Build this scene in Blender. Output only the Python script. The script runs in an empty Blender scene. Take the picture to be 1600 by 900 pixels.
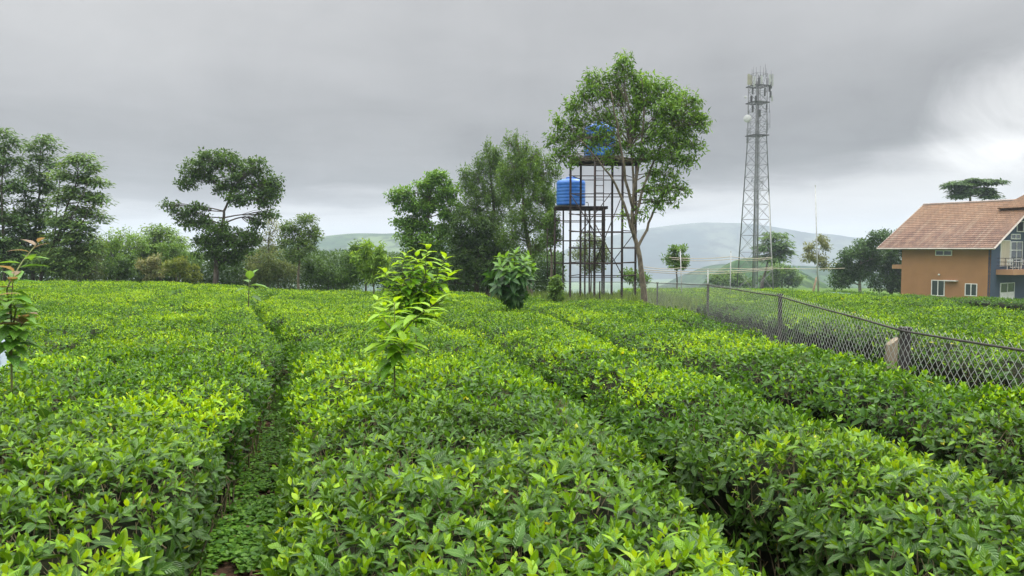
import bpy, math, random
import numpy as np
from mathutils import Vector, Matrix
R = math.radians
SC = bpy.context.scene
random.seed(7); rng = np.random.default_rng(11)

# ------------------------------------------------------------------ camera
FPX = 1186.0            # focal length in px of a 1600 px wide picture
PITCH = R(3.0)
EYE = 1.70
cam_d = bpy.data.cameras.new('camera'); cam = bpy.data.objects.new('camera', cam_d)
SC.collection.objects.link(cam)
cam.location = (0, 0, EYE); cam.rotation_euler = (math.pi/2 - PITCH, 0, 0)
cam_d.sensor_width = 36; cam_d.lens = 36*FPX/1600
cam_d.clip_start = 0.05; cam_d.clip_end = 20000
SC.camera = cam

# ------------------------------------------------------------------ light
SC.view_settings.view_transform = 'Standard'; SC.view_settings.look = 'None'
SC.view_settings.gamma = 1; SC.view_settings.exposure = 0.5
SC.view_settings.use_curve_mapping = False
SUN_EL, SUN_AZ = R(62), R(50)          # azimuth from +Y towards +X
sun_d = bpy.data.lights.new('sun', 'SUN'); sun = bpy.data.objects.new('sun', sun_d)
SC.collection.objects.link(sun)
sun_d.energy = 1.5; sun_d.angle = R(12); sun_d.color = (1, .97, .92)
sdir = Vector((math.sin(SUN_AZ)*math.cos(SUN_EL), math.cos(SUN_AZ)*math.cos(SUN_EL), math.sin(SUN_EL)))
sun.rotation_euler = sdir.to_track_quat('Z', 'Y').to_euler()
sun.location = (0, 0, 60)

class NT:
    """small helper for writing node trees"""
    def __init__(s, tree): s.t = tree; s.n = tree.nodes; s.l = tree.links
    def new(s, kind, **kw):
        nd = s.n.new(kind)
        for k, v in kw.items(): setattr(nd, k, v)
        return nd
    def put(s, sock, v):
        if hasattr(v, 'is_output'): s.l.new(v, sock)
        elif v is not None: sock.default_value = v
    def math(s, op, a, b=None, c=None, clamp=False):
        nd = s.new('ShaderNodeMath', operation=op, use_clamp=clamp)
        for i, v in enumerate((a, b, c)):
            if v is not None: s.put(nd.inputs[i], v)
        return nd.outputs[0]
    def sstep(s, v, a, b, lo=0.0, hi=1.0):
        nd = s.new('ShaderNodeMapRange', interpolation_type='SMOOTHSTEP')
        s.put(nd.inputs[0], v); nd.inputs[1].default_value = a; nd.inputs[2].default_value = b
        nd.inputs[3].default_value = lo; nd.inputs[4].default_value = hi
        return nd.outputs[0]
    def noise(s, vec, scale, detail=4, rough=.5, dist=0.0):
        nd = s.new('ShaderNodeTexNoise'); s.put(nd.inputs['Vector'], vec)
        nd.inputs['Scale'].default_value = scale; nd.inputs['Detail'].default_value = detail
        nd.inputs['Roughness'].default_value = rough; nd.inputs['Distortion'].default_value = dist
        return nd.outputs[0]
    def mix(s, f, a, b, blend='MIX'):
        nd = s.new('ShaderNodeMix', data_type='RGBA', blend_type=blend)
        s.put(nd.inputs[0], f)
        for sock, v in ((nd.inputs[6], a), (nd.inputs[7], b)):
            if isinstance(v, tuple): v = (*v[:3], 1)
            s.put(sock, v)
        return nd.outputs[2]

world = bpy.data.worlds.new('World'); SC.world = world; world.use_nodes = True
w = NT(world.node_tree); w.n.clear()
tc = w.new('ShaderNodeTexCoord').outputs['Generated']
sp = w.new('ShaderNodeSeparateXYZ'); w.l.new(tc, sp.inputs[0])
sx, sy, sz = sp.outputs
el = w.math('MULTIPLY', w.math('ARCSINE', sz), 180/math.pi)
az = w.math('MULTIPLY', w.math('ARCTAN2', sx, sy), 180/math.pi)
den = w.math('ADD', w.math('MAXIMUM', sz, 0.0), 0.10)
cv = w.new('ShaderNodeCombineXYZ')
w.l.new(w.math('DIVIDE', sx, den), cv.inputs[0]); w.l.new(w.math('DIVIDE', sy, den), cv.inputs[1])
n1 = w.noise(cv.outputs[0], 0.42, 5, .5, .3)
n2 = w.noise(cv.outputs[0], 1.3, 6, .55, .4)
nn = w.math('SUBTRACT', w.math('ADD', w.math('MULTIPLY', n1, .65), w.math('MULTIPLY', n2, .35)), .5)
lum = w.math('ADD', .335, w.sstep(el, 6, 18, 0, .20))
lum = w.math('ADD', lum, w.math('MULTIPLY', w.sstep(az, -34, 10, .16, 0), w.sstep(el, 1, 10)))
lum = w.math('ADD', lum, w.math('MULTIPLY', nn, .50))
# bright strip under the cloud deck
e2 = w.math('ADD', el, w.math('MULTIPLY', nn, 9.0))
e2 = w.math('SUBTRACT', e2, w.sstep(az, 8, 34, 0, 2.6))
band = w.sstep(e2, 2.0, 4.6, .50, 0)
lum = w.math('ADD', lum, band)
# torn bright opening towards the right
gx = w.math('DIVIDE', w.math('SUBTRACT', az, 34.0), 6.5)
gy = w.math('DIVIDE', w.math('SUBTRACT', w.math('SUBTRACT', el, w.math('MULTIPLY', w.math('SUBTRACT', az, 30), .2)), 7.6), 4.2)
n3 = w.math('SUBTRACT', w.noise(tc, 7.0, 7, .58, .6), .5)
g = w.math('ADD', w.math('MULTIPLY', gx, gx), w.math('MULTIPLY', gy, gy))
g = w.math('ADD', g, w.math('MULTIPLY', n3, 5.5))
lum = w.math('ADD', lum, w.sstep(g, -1.4, 1.5, .85, 0))
lum = w.math('ADD', lum, w.math('MULTIPLY', n3, .13))
lum = w.math('MULTIPLY', lum, .665)
# overcast skies are brightest overhead
lum = w.math('ADD', lum, w.sstep(el, 21, 56, 0, 2.8))
lum = w.math('MAXIMUM', lum, .05)
tint = w.mix(w.sstep(lum, .30, .57), (.985, .988, 1.0), (1.0, 1.0, .995))
cc = w.new('ShaderNodeVectorMath', operation='SCALE'); w.l.new(tint, cc.inputs[0]); w.l.new(lum, cc.inputs['Scale'])
skyt = w.new('ShaderNodeTexSky'); skyt.sky_type = 'NISHITA'; skyt.sun_disc = False
skyt.sun_elevation = SUN_EL; skyt.sun_rotation = SUN_AZ; skyt.dust_density = 3
b1 = w.new('ShaderNodeBackground'); w.l.new(skyt.outputs[0], b1.inputs[0]); b1.inputs[1].default_value = .1
b2 = w.new('ShaderNodeBackground'); w.l.new(cc.outputs[0], b2.inputs[0]); b2.inputs[1].default_value = 1
ms = w.new('ShaderNodeMixShader'); ms.inputs[0].default_value = .965
w.l.new(b1.outputs[0], ms.inputs[1]); w.l.new(b2.outputs[0], ms.inputs[2])
wo = w.new('ShaderNodeOutputWorld'); w.l.new(ms.outputs[0], wo.inputs[0])

# ------------------------------------------------------------------ helpers
_c, _s = math.cos(PITCH), math.sin(PITCH)
def P(px, py, Y):
    """the place at forward distance Y seen at photo pixel px, py"""
    u = (px-800)/FPX; v = (450-py)/FPX
    dx, dy, dz = u, _c+v*_s, -_s+v*_c
    k = Y/dy
    return np.array((dx*k, Y, EYE+dz*k))
def PX(px, Y): return (px-800)/FPX*Y*_c
def MPP(Y): return Y/FPX

def sst(a, b, x):
    t = np.clip((np.asarray(x, float)-a)/(b-a), 0, 1); return t*t*(3-2*t)
def vnoise(x, y, seed=0):
    x = np.asarray(x, float); y = np.asarray(y, float)
    xi = np.floor(x); yi = np.floor(y); fx = x-xi; fy = y-yi
    fx = fx*fx*(3-2*fx); fy = fy*fy*(3-2*fy)
    def h(a, b):
        v = np.sin(a*127.1+b*311.7+seed*74.7)*43758.5453
        return v-np.floor(v)
    return (h(xi, yi)*(1-fx)+h(xi+1, yi)*fx)*(1-fy)+(h(xi, yi+1)*(1-fx)+h(xi+1, yi+1)*fx)*fy
def fbm(x, y, seed=0, o=4):
    s = 0; a = .5
    for k in range(o): s = s+a*vnoise(x*2**k, y*2**k, seed+k); a *= .5
    return s

def G(x, y):
    """height of the ground"""
    x = np.asarray(x, float); y = np.asarray(y, float)
    a = x/np.maximum(y, 1.0); r = np.hypot(x, y)
    yy = np.clip(y, -20, None)
    z = -.0396*np.minimum(yy, 160)
    z = z + sst(8, 45, y)*(.10+.50*sst(-.20, -.50, a)-.14*sst(-.15, .1, a))
    z = z + .06*(fbm(x*.15+9, y*.15+3, 5)-.5)
    # right of the far field the ground dips towards the house
    z = z - .8*sst(0, 9, x-np.interp(y, [0, 20, 30.6, 38, 56, 70], [11, 13.6, 16.8, 17.6, 21, 24]))*sst(5, 20, y)*(1-sst(75, 110, y))
    start = 62+85*sst(.08, .22, a)
    fall = sst(0, 1, (r-start)/520)
    z = z - 62*fall - 7*sst(0, 1, (r-start)/60)
    z = z + 18*(fbm(x*.004, y*.004, 2)-.5)*sst(250, 700, r)
    return z

def link(o, parent=None):
    SC.collection.objects.link(o)
    if parent is not None: o.parent = parent
    return o
def tag(o, label=None, cat=None, group=None, kind=None):
    if label: o['label'] = label
    if cat: o['category'] = cat
    if group: o['group'] = group
    if kind: o['kind'] = kind
    return o
def thing(name, label, cat, loc=(0, 0, 0), rz=0, group=None):
    o = bpy.data.objects.new(name, None); o.location = tuple(loc); o.rotation_euler = (0, 0, rz)
    o.empty_display_size = .2
    link(o); return tag(o, label, cat, group)
def off(root):
    return np.array(root.location)

def mesh_np(name, v, tris=None, quads=None, mat=None, parent=None, col=None, uv=None, smooth=True, world=True):
    """mesh from arrays; v in world space, moved into the parent's space"""
    v = np.asarray(v, dtype=np.float64).reshape(-1, 3)
    if parent is not None and world:
        v = v-np.array(parent.location)
        a = -parent.rotation_euler[2]
        if a: v = v@np.array([[math.cos(a), math.sin(a), 0], [-math.sin(a), math.cos(a), 0], [0, 0, 1]])
    me = bpy.data.meshes.new(name)
    me.vertices.add(len(v)); me.vertices.foreach_set('co', v.astype(np.float32).ravel())
    loops = []; starts = []; pos = 0
    for f, k in ((tris, 3), (quads, 4)):
        if f is None or len(f) == 0: continue
        f = np.asarray(f, dtype=np.int32).reshape(-1, k)
        loops.append(f.ravel()); starts.append(pos+np.arange(len(f), dtype=np.int32)*k); pos += f.size
    loops = np.concatenate(loops); starts = np.concatenate(starts)
    me.loops.add(len(loops)); me.loops.foreach_set('vertex_index', loops)
    me.polygons.add(len(starts)); me.polygons.foreach_set('loop_start', starts)
    me.polygons.foreach_set('use_smooth', np.full(len(starts), smooth))
    if col is not None:
        ca = me.color_attributes.new('Col', 'FLOAT_COLOR', 'POINT')
        c4 = np.ones((len(v), 4), np.float32); c4[:, :3] = col
        ca.data.foreach_set('color', c4.ravel())
    if uv is not None:
        ul = me.uv_layers.new(name='UVMap'); ul.data.foreach_set('uv', uv[loops].astype(np.float32).ravel())
    me.update(calc_edges=True); me.validate()
    if mat: me.materials.append(mat)
    return link(bpy.data.objects.new(name, me), parent)

class MB:
    """collects boxes, bars and tubes in world (or local) space and links them as ONE mesh"""
    def __init__(s): s.v = []; s.q = []; s.t = []; s.n = 0
    def add(s, v, q=(), t=()):
        s.v.append(np.asarray(v, float)); 
        if len(q): s.q.append(np.asarray(q)+s.n)
        if len(t): s.t.append(np.asarray(t)+s.n)
        s.n += len(v); return s
    def box(s, c, size, rz=0, M=None):
        c = np.asarray(c, float); h = np.asarray(size, float)/2
        v = np.array([[x, y, z] for z in (-1, 1) for y in (-1, 1) for x in (-1, 1)])*h
        if rz: v = v@np.array([[math.cos(rz), math.sin(rz), 0], [-math.sin(rz), math.cos(rz), 0], [0, 0, 1]])
        if M is not None: v = v@np.asarray(M).T
        return s.add(v+c, [(0, 2, 3, 1), (4, 5, 7, 6), (0, 1, 5, 4), (2, 6, 7, 3), (0, 4, 6, 2), (1, 3, 7, 5)])
    def span(s, a, b):
        a = np.asarray(a, float); b = np.asarray(b, float); return s.box((a+b)/2, np.abs(b-a))
    def tube(s, pts, rad, sides=6, cap=True):
        pts = np.asarray(pts, float); n = len(pts); rad = np.broadcast_to(np.asarray(rad, float), (n,))
        d = np.gradient(pts, axis=0); d /= np.linalg.norm(d, axis=1)[:, None]+1e-12
        ref = np.array([0, 0, 1.]) if abs(d[0][2]) < .9 else np.array([0, 1., 0])
        e1 = np.cross(d, ref); e1 /= np.linalg.norm(e1, axis=1)[:, None]+1e-9; e2 = np.cross(d, e1)
        a = np.arange(sides)*2*math.pi/sides
        v = pts[:, None]+rad[:, None, None]*(np.cos(a)[None, :, None]*e1[:, None]+np.sin(a)[None, :, None]*e2[:, None])
        v = v.reshape(-1, 3); q = []
        for i in range(n-1):
            for j in range(sides):
                k = (j+1) % sides; q.append((i*sides+j, i*sides+k, (i+1)*sides+k, (i+1)*sides+j))
        t = []
        if cap:
            v = np.vstack([v, pts[0], pts[-1]]); c0 = n*sides
            for j in range(sides):
                k = (j+1) % sides; t += [(c0, k, j), (c0+1, (n-1)*sides+j, (n-1)*sides+k)]
        return s.add(v, q, t)
    def lathe(s, prof, c=(0, 0, 0), sides=32):
        prof = np.asarray(prof, float); a = np.arange(sides)*2*math.pi/sides
        v = np.stack([prof[:, None, 0]*np.cos(a), prof[:, None, 0]*np.sin(a), np.repeat(prof[:, 1:2], sides, 1)], -1).reshape(-1, 3)+np.asarray(c)
        q = [(i*sides+j, i*sides+(j+1) % sides, (i+1)*sides+(j+1) % sides, (i+1)*sides+j) for i in range(len(prof)-1) for j in range(sides)]
        return s.add(v, q)
    def build(s, name, mat, parent=None, smooth=False, world=True):
        v = np.vstack(s.v)
        return mesh_np(name, v, np.vstack(s.t) if s.t else None, np.vstack(s.q) if s.q else None, mat, parent, smooth=smooth, world=world)

def mat_base(name):
    m = bpy.data.materials.new(name); m.use_nodes = True; t = NT(m.node_tree)
    b = [n for n in t.n if n.type == 'BSDF_PRINCIPLED'][0]
    return m, t, b
def mat_plain(name, c1, c2=None, scale=6, rough=.7, metal=0, bump=0, spec=.5, detail=5, stretch=None):
    m, t, b = mat_base(name)
    tc = t.new('ShaderNodeTexCoord').outputs['Object']
    if stretch:
        mp = t.new('ShaderNodeMapping'); t.l.new(tc, mp.inputs[0]); mp.inputs['Scale'].default_value = stretch; tc = mp.outputs[0]
    n = t.noise(tc, scale, detail, .6)
    f = t.sstep(n, .35, .65)
    c = t.mix(f, c1, c2 or tuple(x*.8 for x in c1))
    t.l.new(c, b.inputs['Base Color']); b.inputs['Roughness'].default_value = rough
    b.inputs['Metallic'].default_value = metal; b.inputs['Specular IOR Level'].default_value = spec
    if bump:
        bp = t.new('ShaderNodeBump'); bp.inputs['Strength'].default_value = bump; bp.inputs['Distance'].default_value = .02
        t.l.new(n, bp.inputs['Height']); t.l.new(bp.outputs[0], b.inputs['Normal'])
    return m
def mat_leaf(name, rough=.45, trans=.35, spec=.5, veins=False):
    m, t, b = mat_base(name)
    at = t.new('ShaderNodeAttribute'); at.attribute_name = 'Col'
    col = at.outputs['Color']
    if veins:
        uv = t.new('ShaderNodeUVMap'); s = t.new('ShaderNodeSeparateXYZ'); t.l.new(uv.outputs[0], s.inputs[0])
        au = t.math('ABSOLUTE', s.outputs[0])
        rib = t.sstep(au, .03, .12, .30, 0)
        col = t.mix(rib, col, (.30, .45, .12))
        wv = t.math('SINE', t.math('MULTIPLY', t.math('SUBTRACT', s.outputs[1], t.math('MULTIPLY', au, .22)), 52.0))
        geo = t.new('ShaderNodeNewGeometry').outputs['Position']
        blot = t.sstep(t.noise(geo, 60, 3), .62, .74, 0, .22)
        col = t.mix(blot, col, (.16, .14, .04))
        bp = t.new('ShaderNodeBump'); bp.inputs['Strength'].default_value = .55; bp.inputs['Distance'].default_value = .0016
        t.l.new(wv, bp.inputs['Height']); t.l.new(bp.outputs[0], b.inputs['Normal'])
    t.l.new(col, b.inputs['Base Color']); b.inputs['Roughness'].default_value = rough
    b.inputs['Specular IOR Level'].default_value = spec
    tr = t.new('ShaderNodeBsdfTranslucent')
    tcol = t.mix(.6, col, t.mix(1.0, col, (1.9, 1.55, .5), 'MULTIPLY'))
    t.l.new(tcol, tr.inputs[0])
    mx = t.new('ShaderNodeMixShader'); mx.inputs[0].default_value = trans
    t.l.new(b.outputs[0], mx.inputs[1]); t.l.new(tr.outputs[0], mx.inputs[2])
    out = [n for n in t.n if n.type == 'OUTPUT_MATERIAL'][0]; t.l.new(mx.outputs[0], out.inputs[0])
    return m

M = {}
M['tea_near'] = mat_leaf('tea leaf veined', .36, .27, .45, veins=True)
M['tea'] = mat_leaf('tea leaf', .45, .29, .25)
M['leaf'] = mat_leaf('tree leaf', .5, .34, .3)
M['leaf_gloss'] = mat_leaf('glossy leaf', .38, .36, .38, veins=True)
M['petal'] = mat_leaf('ground cover leaf', .5, .35, .35)
M['twig'] = mat_plain('twigs', (.24, .185, .10), (.10, .085, .045), 30, .85)
M['greenstem'] = mat_plain('green brown stem', (.16, .20, .06), (.13, .10, .05), 20, .7)
M['core'] = mat_plain('tangle of twigs and old leaves with painted shade', (.009, .016, .006), (.017, .017, .008), 45, .95, bump=.5, spec=.1)  # near-black: deep shade between the leaves is put into this colour
M['bark'] = mat_plain('bark', (.13, .11, .085), (.055, .045, .035), 9, .9, bump=.8, stretch=(1, 1, .25))
M['bark_pale'] = mat_plain('mottled pale bark', (.20, .17, .12), (.085, .072, .05), 14, .9, bump=.6, stretch=(1, 1, .4))
M['bark_white'] = mat_plain('pale bark', (.42, .40, .35), (.2, .19, .16), 8, .85)

# ------------------------------------------------------------------ leaves
def norm(v): return v/(np.linalg.norm(v, axis=-1, keepdims=True)+1e-9)
ST = {0: ([0, .2, .48, .78, 1], [.05, .72, 1, .58, 0]), 1: ([0, .3, .7, 1], [.05, .92, .75, 0])}
def leaf_batch(pos, d, up, L, W, bend, fold, col, lod):
    """N leaves -> verts, tris, colours, uv"""
    N = len(pos); d = norm(d); side = norm(np.cross(d, up)); nn_ = np.cross(side, d)
    L = L[:, None]; hw = (W/2)[:, None]; bend = bend[:, None]; fold = fold[:, None]
    if lod == 2:
        q = lambda t, s: pos+d*L*t-nn_*bend*L*t*t+side*hw*s+nn_*fold*hw*abs(s)
        V = np.stack([q(0, 0), q(.45, -1), q(1, 0), q(.45, 1)], 1)
        T = np.array([(0, 1, 2), (0, 2, 3)]); uvt = np.array([(0, 0), (-1, .45), (0, 1), (1, .45)])
    else:
        ts, ws = ST[lod]; vs = []; uvt = []
        q = lambda t, s: pos+d*L*t-nn_*bend*L*t*t+side*hw*s+nn_*fold*hw*abs(s)
        vs.append(q(0, 0)); uvt.append((0, 0))
        for t, w_ in zip(ts[1:-1], ws[1:-1]):
            for s in (-w_, 0, w_): vs.append(q(t, s)); uvt.append((np.sign(s)*1.0 if s else 0, t))
        vs.append(q(1, 0)); uvt.append((0, 1)); V = np.stack(vs, 1); k = len(ts)-2; T = [(0, 1, 2), (0, 2, 3)]
        for i in range(k-1):
            a = 1+3*i; b = a+3
            T += [(a, b, b+1), (a, b+1, a+1), (a+1, b+1, b+2), (a+1, b+2, a+2)]
        a = 1+3*(k-1); e = a+3; T += [(a, e, a+1), (a+1, e, a+2)]
        T = np.array(T); uvt = np.array(uvt)
    m = V.shape[1]
    tris = (T[None]+(np.arange(N)*m)[:, None, None]).reshape(-1, 3)
    return V.reshape(-1, 3), tris, np.repeat(col, m, 0), np.tile(uvt, (N, 1))
class Leaves:
    def __init__(s): s.v = []; s.t = []; s.c = []; s.u = []; s.n = 0
    def add(s, *a):
        if len(a[0]) == 0: return
        v, t, c, u = leaf_batch(*a); s.v.append(v); s.t.append(t+s.n); s.c.append(c); s.u.append(u); s.n += len(v)
    def build(s, name, mat, parent):
        return mesh_np(name, np.vstack(s.v), np.vstack(s.t), None, mat, parent, np.vstack(s.c), np.vstack(s.u))

YOUNG = np.array((.36, .52, .006)); FRESH = np.array((.172, .350, .004)); MATURE = np.array((.056, .148, .008)); OLD_SHADED = np.array((.018, .056, .010))
def shoots(acc, pos, ax, k, size, vig, lod, rg, dark=0.0):
    """whorls of tea leaves: pos, axis, leaves per shoot, leaf length, vigour 0..1 (how much fresh growth)"""
    N = len(pos)
    if N == 0: return
    ax = norm(ax); ref = np.where(np.abs(ax[:, 2:3]) < .9, np.array([[0, 0, 1.]]), np.array([[1., 0, 0]]))
    e1 = norm(np.cross(ax, ref)); e2 = np.cross(ax, e1); ph0 = rg.uniform(0, 6.283, N)
    sz = rg.uniform(.55, 1.3, N)*size
    for i in range(k):
        f = i/max(k-1, 1)
        ph = ph0+i*2.4+rg.normal(0, .3, N)
        th = .30+1.10*f+rg.normal(0, .22, N)
        d = np.cos(th)[:, None]*ax+np.sin(th)[:, None]*(np.cos(ph)[:, None]*e1+np.sin(ph)[:, None]*e2)
        p = pos-ax*(f*size*.75)[:, None] if isinstance(f, np.ndarray) else pos-ax*(f*size*.75)
        L = sz*(.55+.62*f)*rg.uniform(.8, 1.2, N)
        W = L*rg.uniform(.40, .56, N)
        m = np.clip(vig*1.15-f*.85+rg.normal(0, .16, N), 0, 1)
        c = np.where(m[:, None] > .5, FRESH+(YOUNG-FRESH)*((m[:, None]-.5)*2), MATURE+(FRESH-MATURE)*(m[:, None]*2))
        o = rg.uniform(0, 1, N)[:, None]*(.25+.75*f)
        c = np.where(m[:, None] < .35, c*(1-o*.65)+OLD_SHADED*(o*.65), c)  # lower leaves: older leaf tone, plus shade between leaves painted into the colour
        c = c*(1-dark)+OLD_SHADED*dark
        yel = rg.uniform(0, 1, N) < .0018
        c[yel] = (.48, .50, .02)
        c = c*rg.uniform(.8, 1.2, N)[:, None]
        acc.add(p, d, ax+rg.normal(0, .15, (N, 3)), L, W, rg.uniform(.0, .38, N), rg.uniform(.05, .5, N), c, lod)

# ------------------------------------------------------------------ ground sheet
def ground():
    rr = np.concatenate([np.linspace(0, 12, 25), np.geomspace(12.6, 3000, 120)]); na = 240
    aa = np.linspace(0, 2*math.pi, na, endpoint=False)
    x = rr[:, None]*np.sin(aa); y = rr[:, None]*np.cos(aa)
    z = G(x, y)
    v = np.stack([x, y, z], -1).reshape(-1, 3); i = np.arange(len(rr)-1)[:, None]*na; j = np.arange(na); k = (j+1) % na
    q = np.stack([i+j, i+na+j, i+na+k, i+k], -1).reshape(-1, 4)
    m, t, b = mat_base('ground')
    geo = t.new('ShaderNodeNewGeometry').outputs['Position']
    ln = t.new('ShaderNodeVectorMath', operation='LENGTH'); t.l.new(geo, ln.inputs[0])
    soil = t.mix(t.sstep(t.noise(geo, 9, 6, .65), .4, .62), (.028, .018, .012), (.075, .043, .027))
    grass = t.mix(t.sstep(t.noise(geo, 2.2, 6, .6), .35, .65), (.05, .095, .022), (.10, .17, .035))
    far = t.mix(t.sstep(t.noise(geo, .012, 6, .6), .42, .58), (.045, .10, .03), (.12, .19, .06))
    c = t.mix(t.sstep(ln.outputs[1], 26, 34), soil, grass); c = t.mix(t.sstep(ln.outputs[1], 120, 260), c, far)
    t.l.new(c, b.inputs['Base Color']); b.inputs['Roughness'].default_value = .95; b.inputs['Specular IOR Level'].default_value = .1
    bp = t.new('ShaderNodeBump'); bp.inputs['Strength'].default_value = .6; bp.inputs['Distance'].default_value = .03
    t.l.new(t.noise(geo, 25, 5), bp.inputs['Height']); t.l.new(bp.outputs[0], b.inputs['Normal'])
    tag(mesh_np('ground', v, None, q, m), kind='structure')
ground()

# hills: each a real ridge with depth; crest given as (photo px, photo py)
def hill(name, crest, Y, depth, base, c1, c2, scale, rough_amp, seed, bump=0.0):
    px = np.linspace(crest[0][0], crest[-1][0], 170)
    py = np.interp(px, [c[0] for c in crest], [c[1] for c in crest])
    py = np.convolve(np.pad(py, 6, 'edge'), np.ones(13)/13, 'valid')
    crz = np.array([P(a, b, Y)[2] for a, b in zip(px, py)]); u = (px-800)/FPX
    s = np.linspace(-1, 1, 70)
    prof = np.where(s < 0, np.cos(s*math.pi/2)**1.3, np.cos(s*math.pi/2)**.9)
    yy = Y+s[:, None]*depth+0*u; xx = u*(Y+.35*(yy-Y)); wx = xx*1.0
    nz = (fbm(wx*scale, yy*scale, seed, 5)-.47)*rough_amp
    edge = np.sin(np.linspace(0, math.pi, len(px)))**.35
    zz = base+(crz[None]-base)*prof[:, None]*edge+nz*(1-np.exp(-((s[:, None])/.18)**2)*.75)*prof[:, None]
    v = np.stack([xx, yy, zz], -1).reshape(-1, 3); na = len(px)
    i = np.arange(len(s)-1)[:, None]*na; j = np.arange(na-1)
    q = np.stack([i+j, i+j+1, i+na+j+1, i+na+j], -1).reshape(-1, 4)
    m, t, b = mat_base(name)
    geo = t.new('ShaderNodeNewGeometry').outputs['Position']
    n = t.noise(geo, 9/Y, 7, .62)
    c = t.mix(t.sstep(n, .43, .55), c1, c2)
    n2 = t.noise(geo, 60/Y, 5, .7)
    c = t.mix(t.sstep(n2, .48, .58, 0, .8), c, tuple(x*.45 for x in c1))
    t.l.new(c, b.inputs['Base Color']); b.inputs['Roughness'].default_value = 1; b.inputs['Specular IOR Level'].default_value = 0
    return tag(mesh_np(name, v, None, q, m), kind='structure')
hill('far_mountain', [(820, 372), (900, 360), (960, 349), (1010, 344), (1080, 342), (1120, 345), (1160, 352), (1210, 361), (1270, 370), (1340, 377), (1430, 384), (1560, 392), (1700, 398)],
     2350, 560, -95, (.016, .036, .034), (.080, .100, .072), .004, 60, 3)
hill('left_hill', [(300, 396), (420, 376), (500, 367), (545, 364), (600, 366), (660, 363), (760, 372), (880, 390)],
     1250, 330, -75, (.03, .07, .03), (.10, .15, .065), .006, 30, 8)
hill('middle_hill', [(1010, 440), (1050, 425), (1085, 407), (1115, 399), (1150, 405), (1200, 414), (1260, 417), (1330, 421), (1400, 424), (1520, 432)],
     880, 190, -62, (.022, .055, .022), (.045, .09, .03), .012, 22, 12)
hill('near_hill', [(1060, 452), (1090, 438), (1118, 416), (1145, 403), (1180, 401), (1215, 410), (1260, 425), (1310, 440), (1350, 452)],
     430, 90, -42, (.028, .07, .018), (.085, .14, .035), .03, 7, 15)

# ------------------------------------------------------------------ tea rows
YS = np.array([0, 2, 3.3, 5, 7, 10, 14, 18, 23, 30, 45])
FENCE = [(3.35, -1.0), (3.38, 2.0), (3.42, 4.0), (3.6, 7.0), (3.85, 11.0), (4.35, 17.0), (4.75, 25.0), (4.85, 28.6)]
fx_ = lambda y: np.interp(y, [p[1] for p in FENCE], [p[0] for p in FENCE])
S = {
 'path': (np.array([0, 2, 4.4, 7.6, 11, 15, 23, 30, 45]), np.array([-.52, -.90, -1.50, -2.36, -3.25, -4.9, -7.9, -9.6, -15.5])),
 'g2': (np.array([0, 2.4, 3.3, 4.6, 6.8, 9.3, 14.6, 21, 30, 45]), np.array([1.1, 1.02, .98, .84, .42, .04, -1.2, -2.3, -3.6, -6.2])),
 'gb': (np.array([0, 3.5, 4.5, 7.4, 8.4, 14.6, 20, 28, 45]), np.array([2.55, 2.42, 2.3, 1.9, 1.65, 1.2, .75, -.1, -1.8])),
 'gc': (np.array([0, 7, 10, 14, 20, 28, 45]), np.array([3.32, 3.44, 3.35, 2.9, 2.3, 1.45, .2])),
}
def seam(name):
    a, b = S[name]; return lambda y: np.interp(y, a, b)
path = seam('path')
def left_seam(k): return lambda y: path(y)-(2.35*k+.25*math.sin(k*2.1))-(0.02*k)*np.asarray(y)+.18*np.sin(np.asarray(y)*.35+k)
r0 = lambda y: np.interp(y, [0, 7.6, 13.6, 23.7, 40, 60, 75], [5.2, 5.2, 5.75, 6.7, 7.6, 8.6, 9.4])
r1 = lambda y: np.interp(y, [0, 20, 30.6, 38, 56, 75], [11.2, 13.6, 16.8, 17.9, 21, 25])
TEAH = .86
def wgap(base, spots=()):
    def f(y):
        y = np.asarray(y, float); r_ = base*(1+.25*np.sin(y*1.7+base*50))
        for yc, wd, am in spots: r_ = r_+am*np.exp(-((y-yc)/wd)**2)
        return r_
    return f
def visible(x, y, pad=1.2):
    return (np.abs(x) < .69*y+pad) & (y > 1.0)

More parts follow.
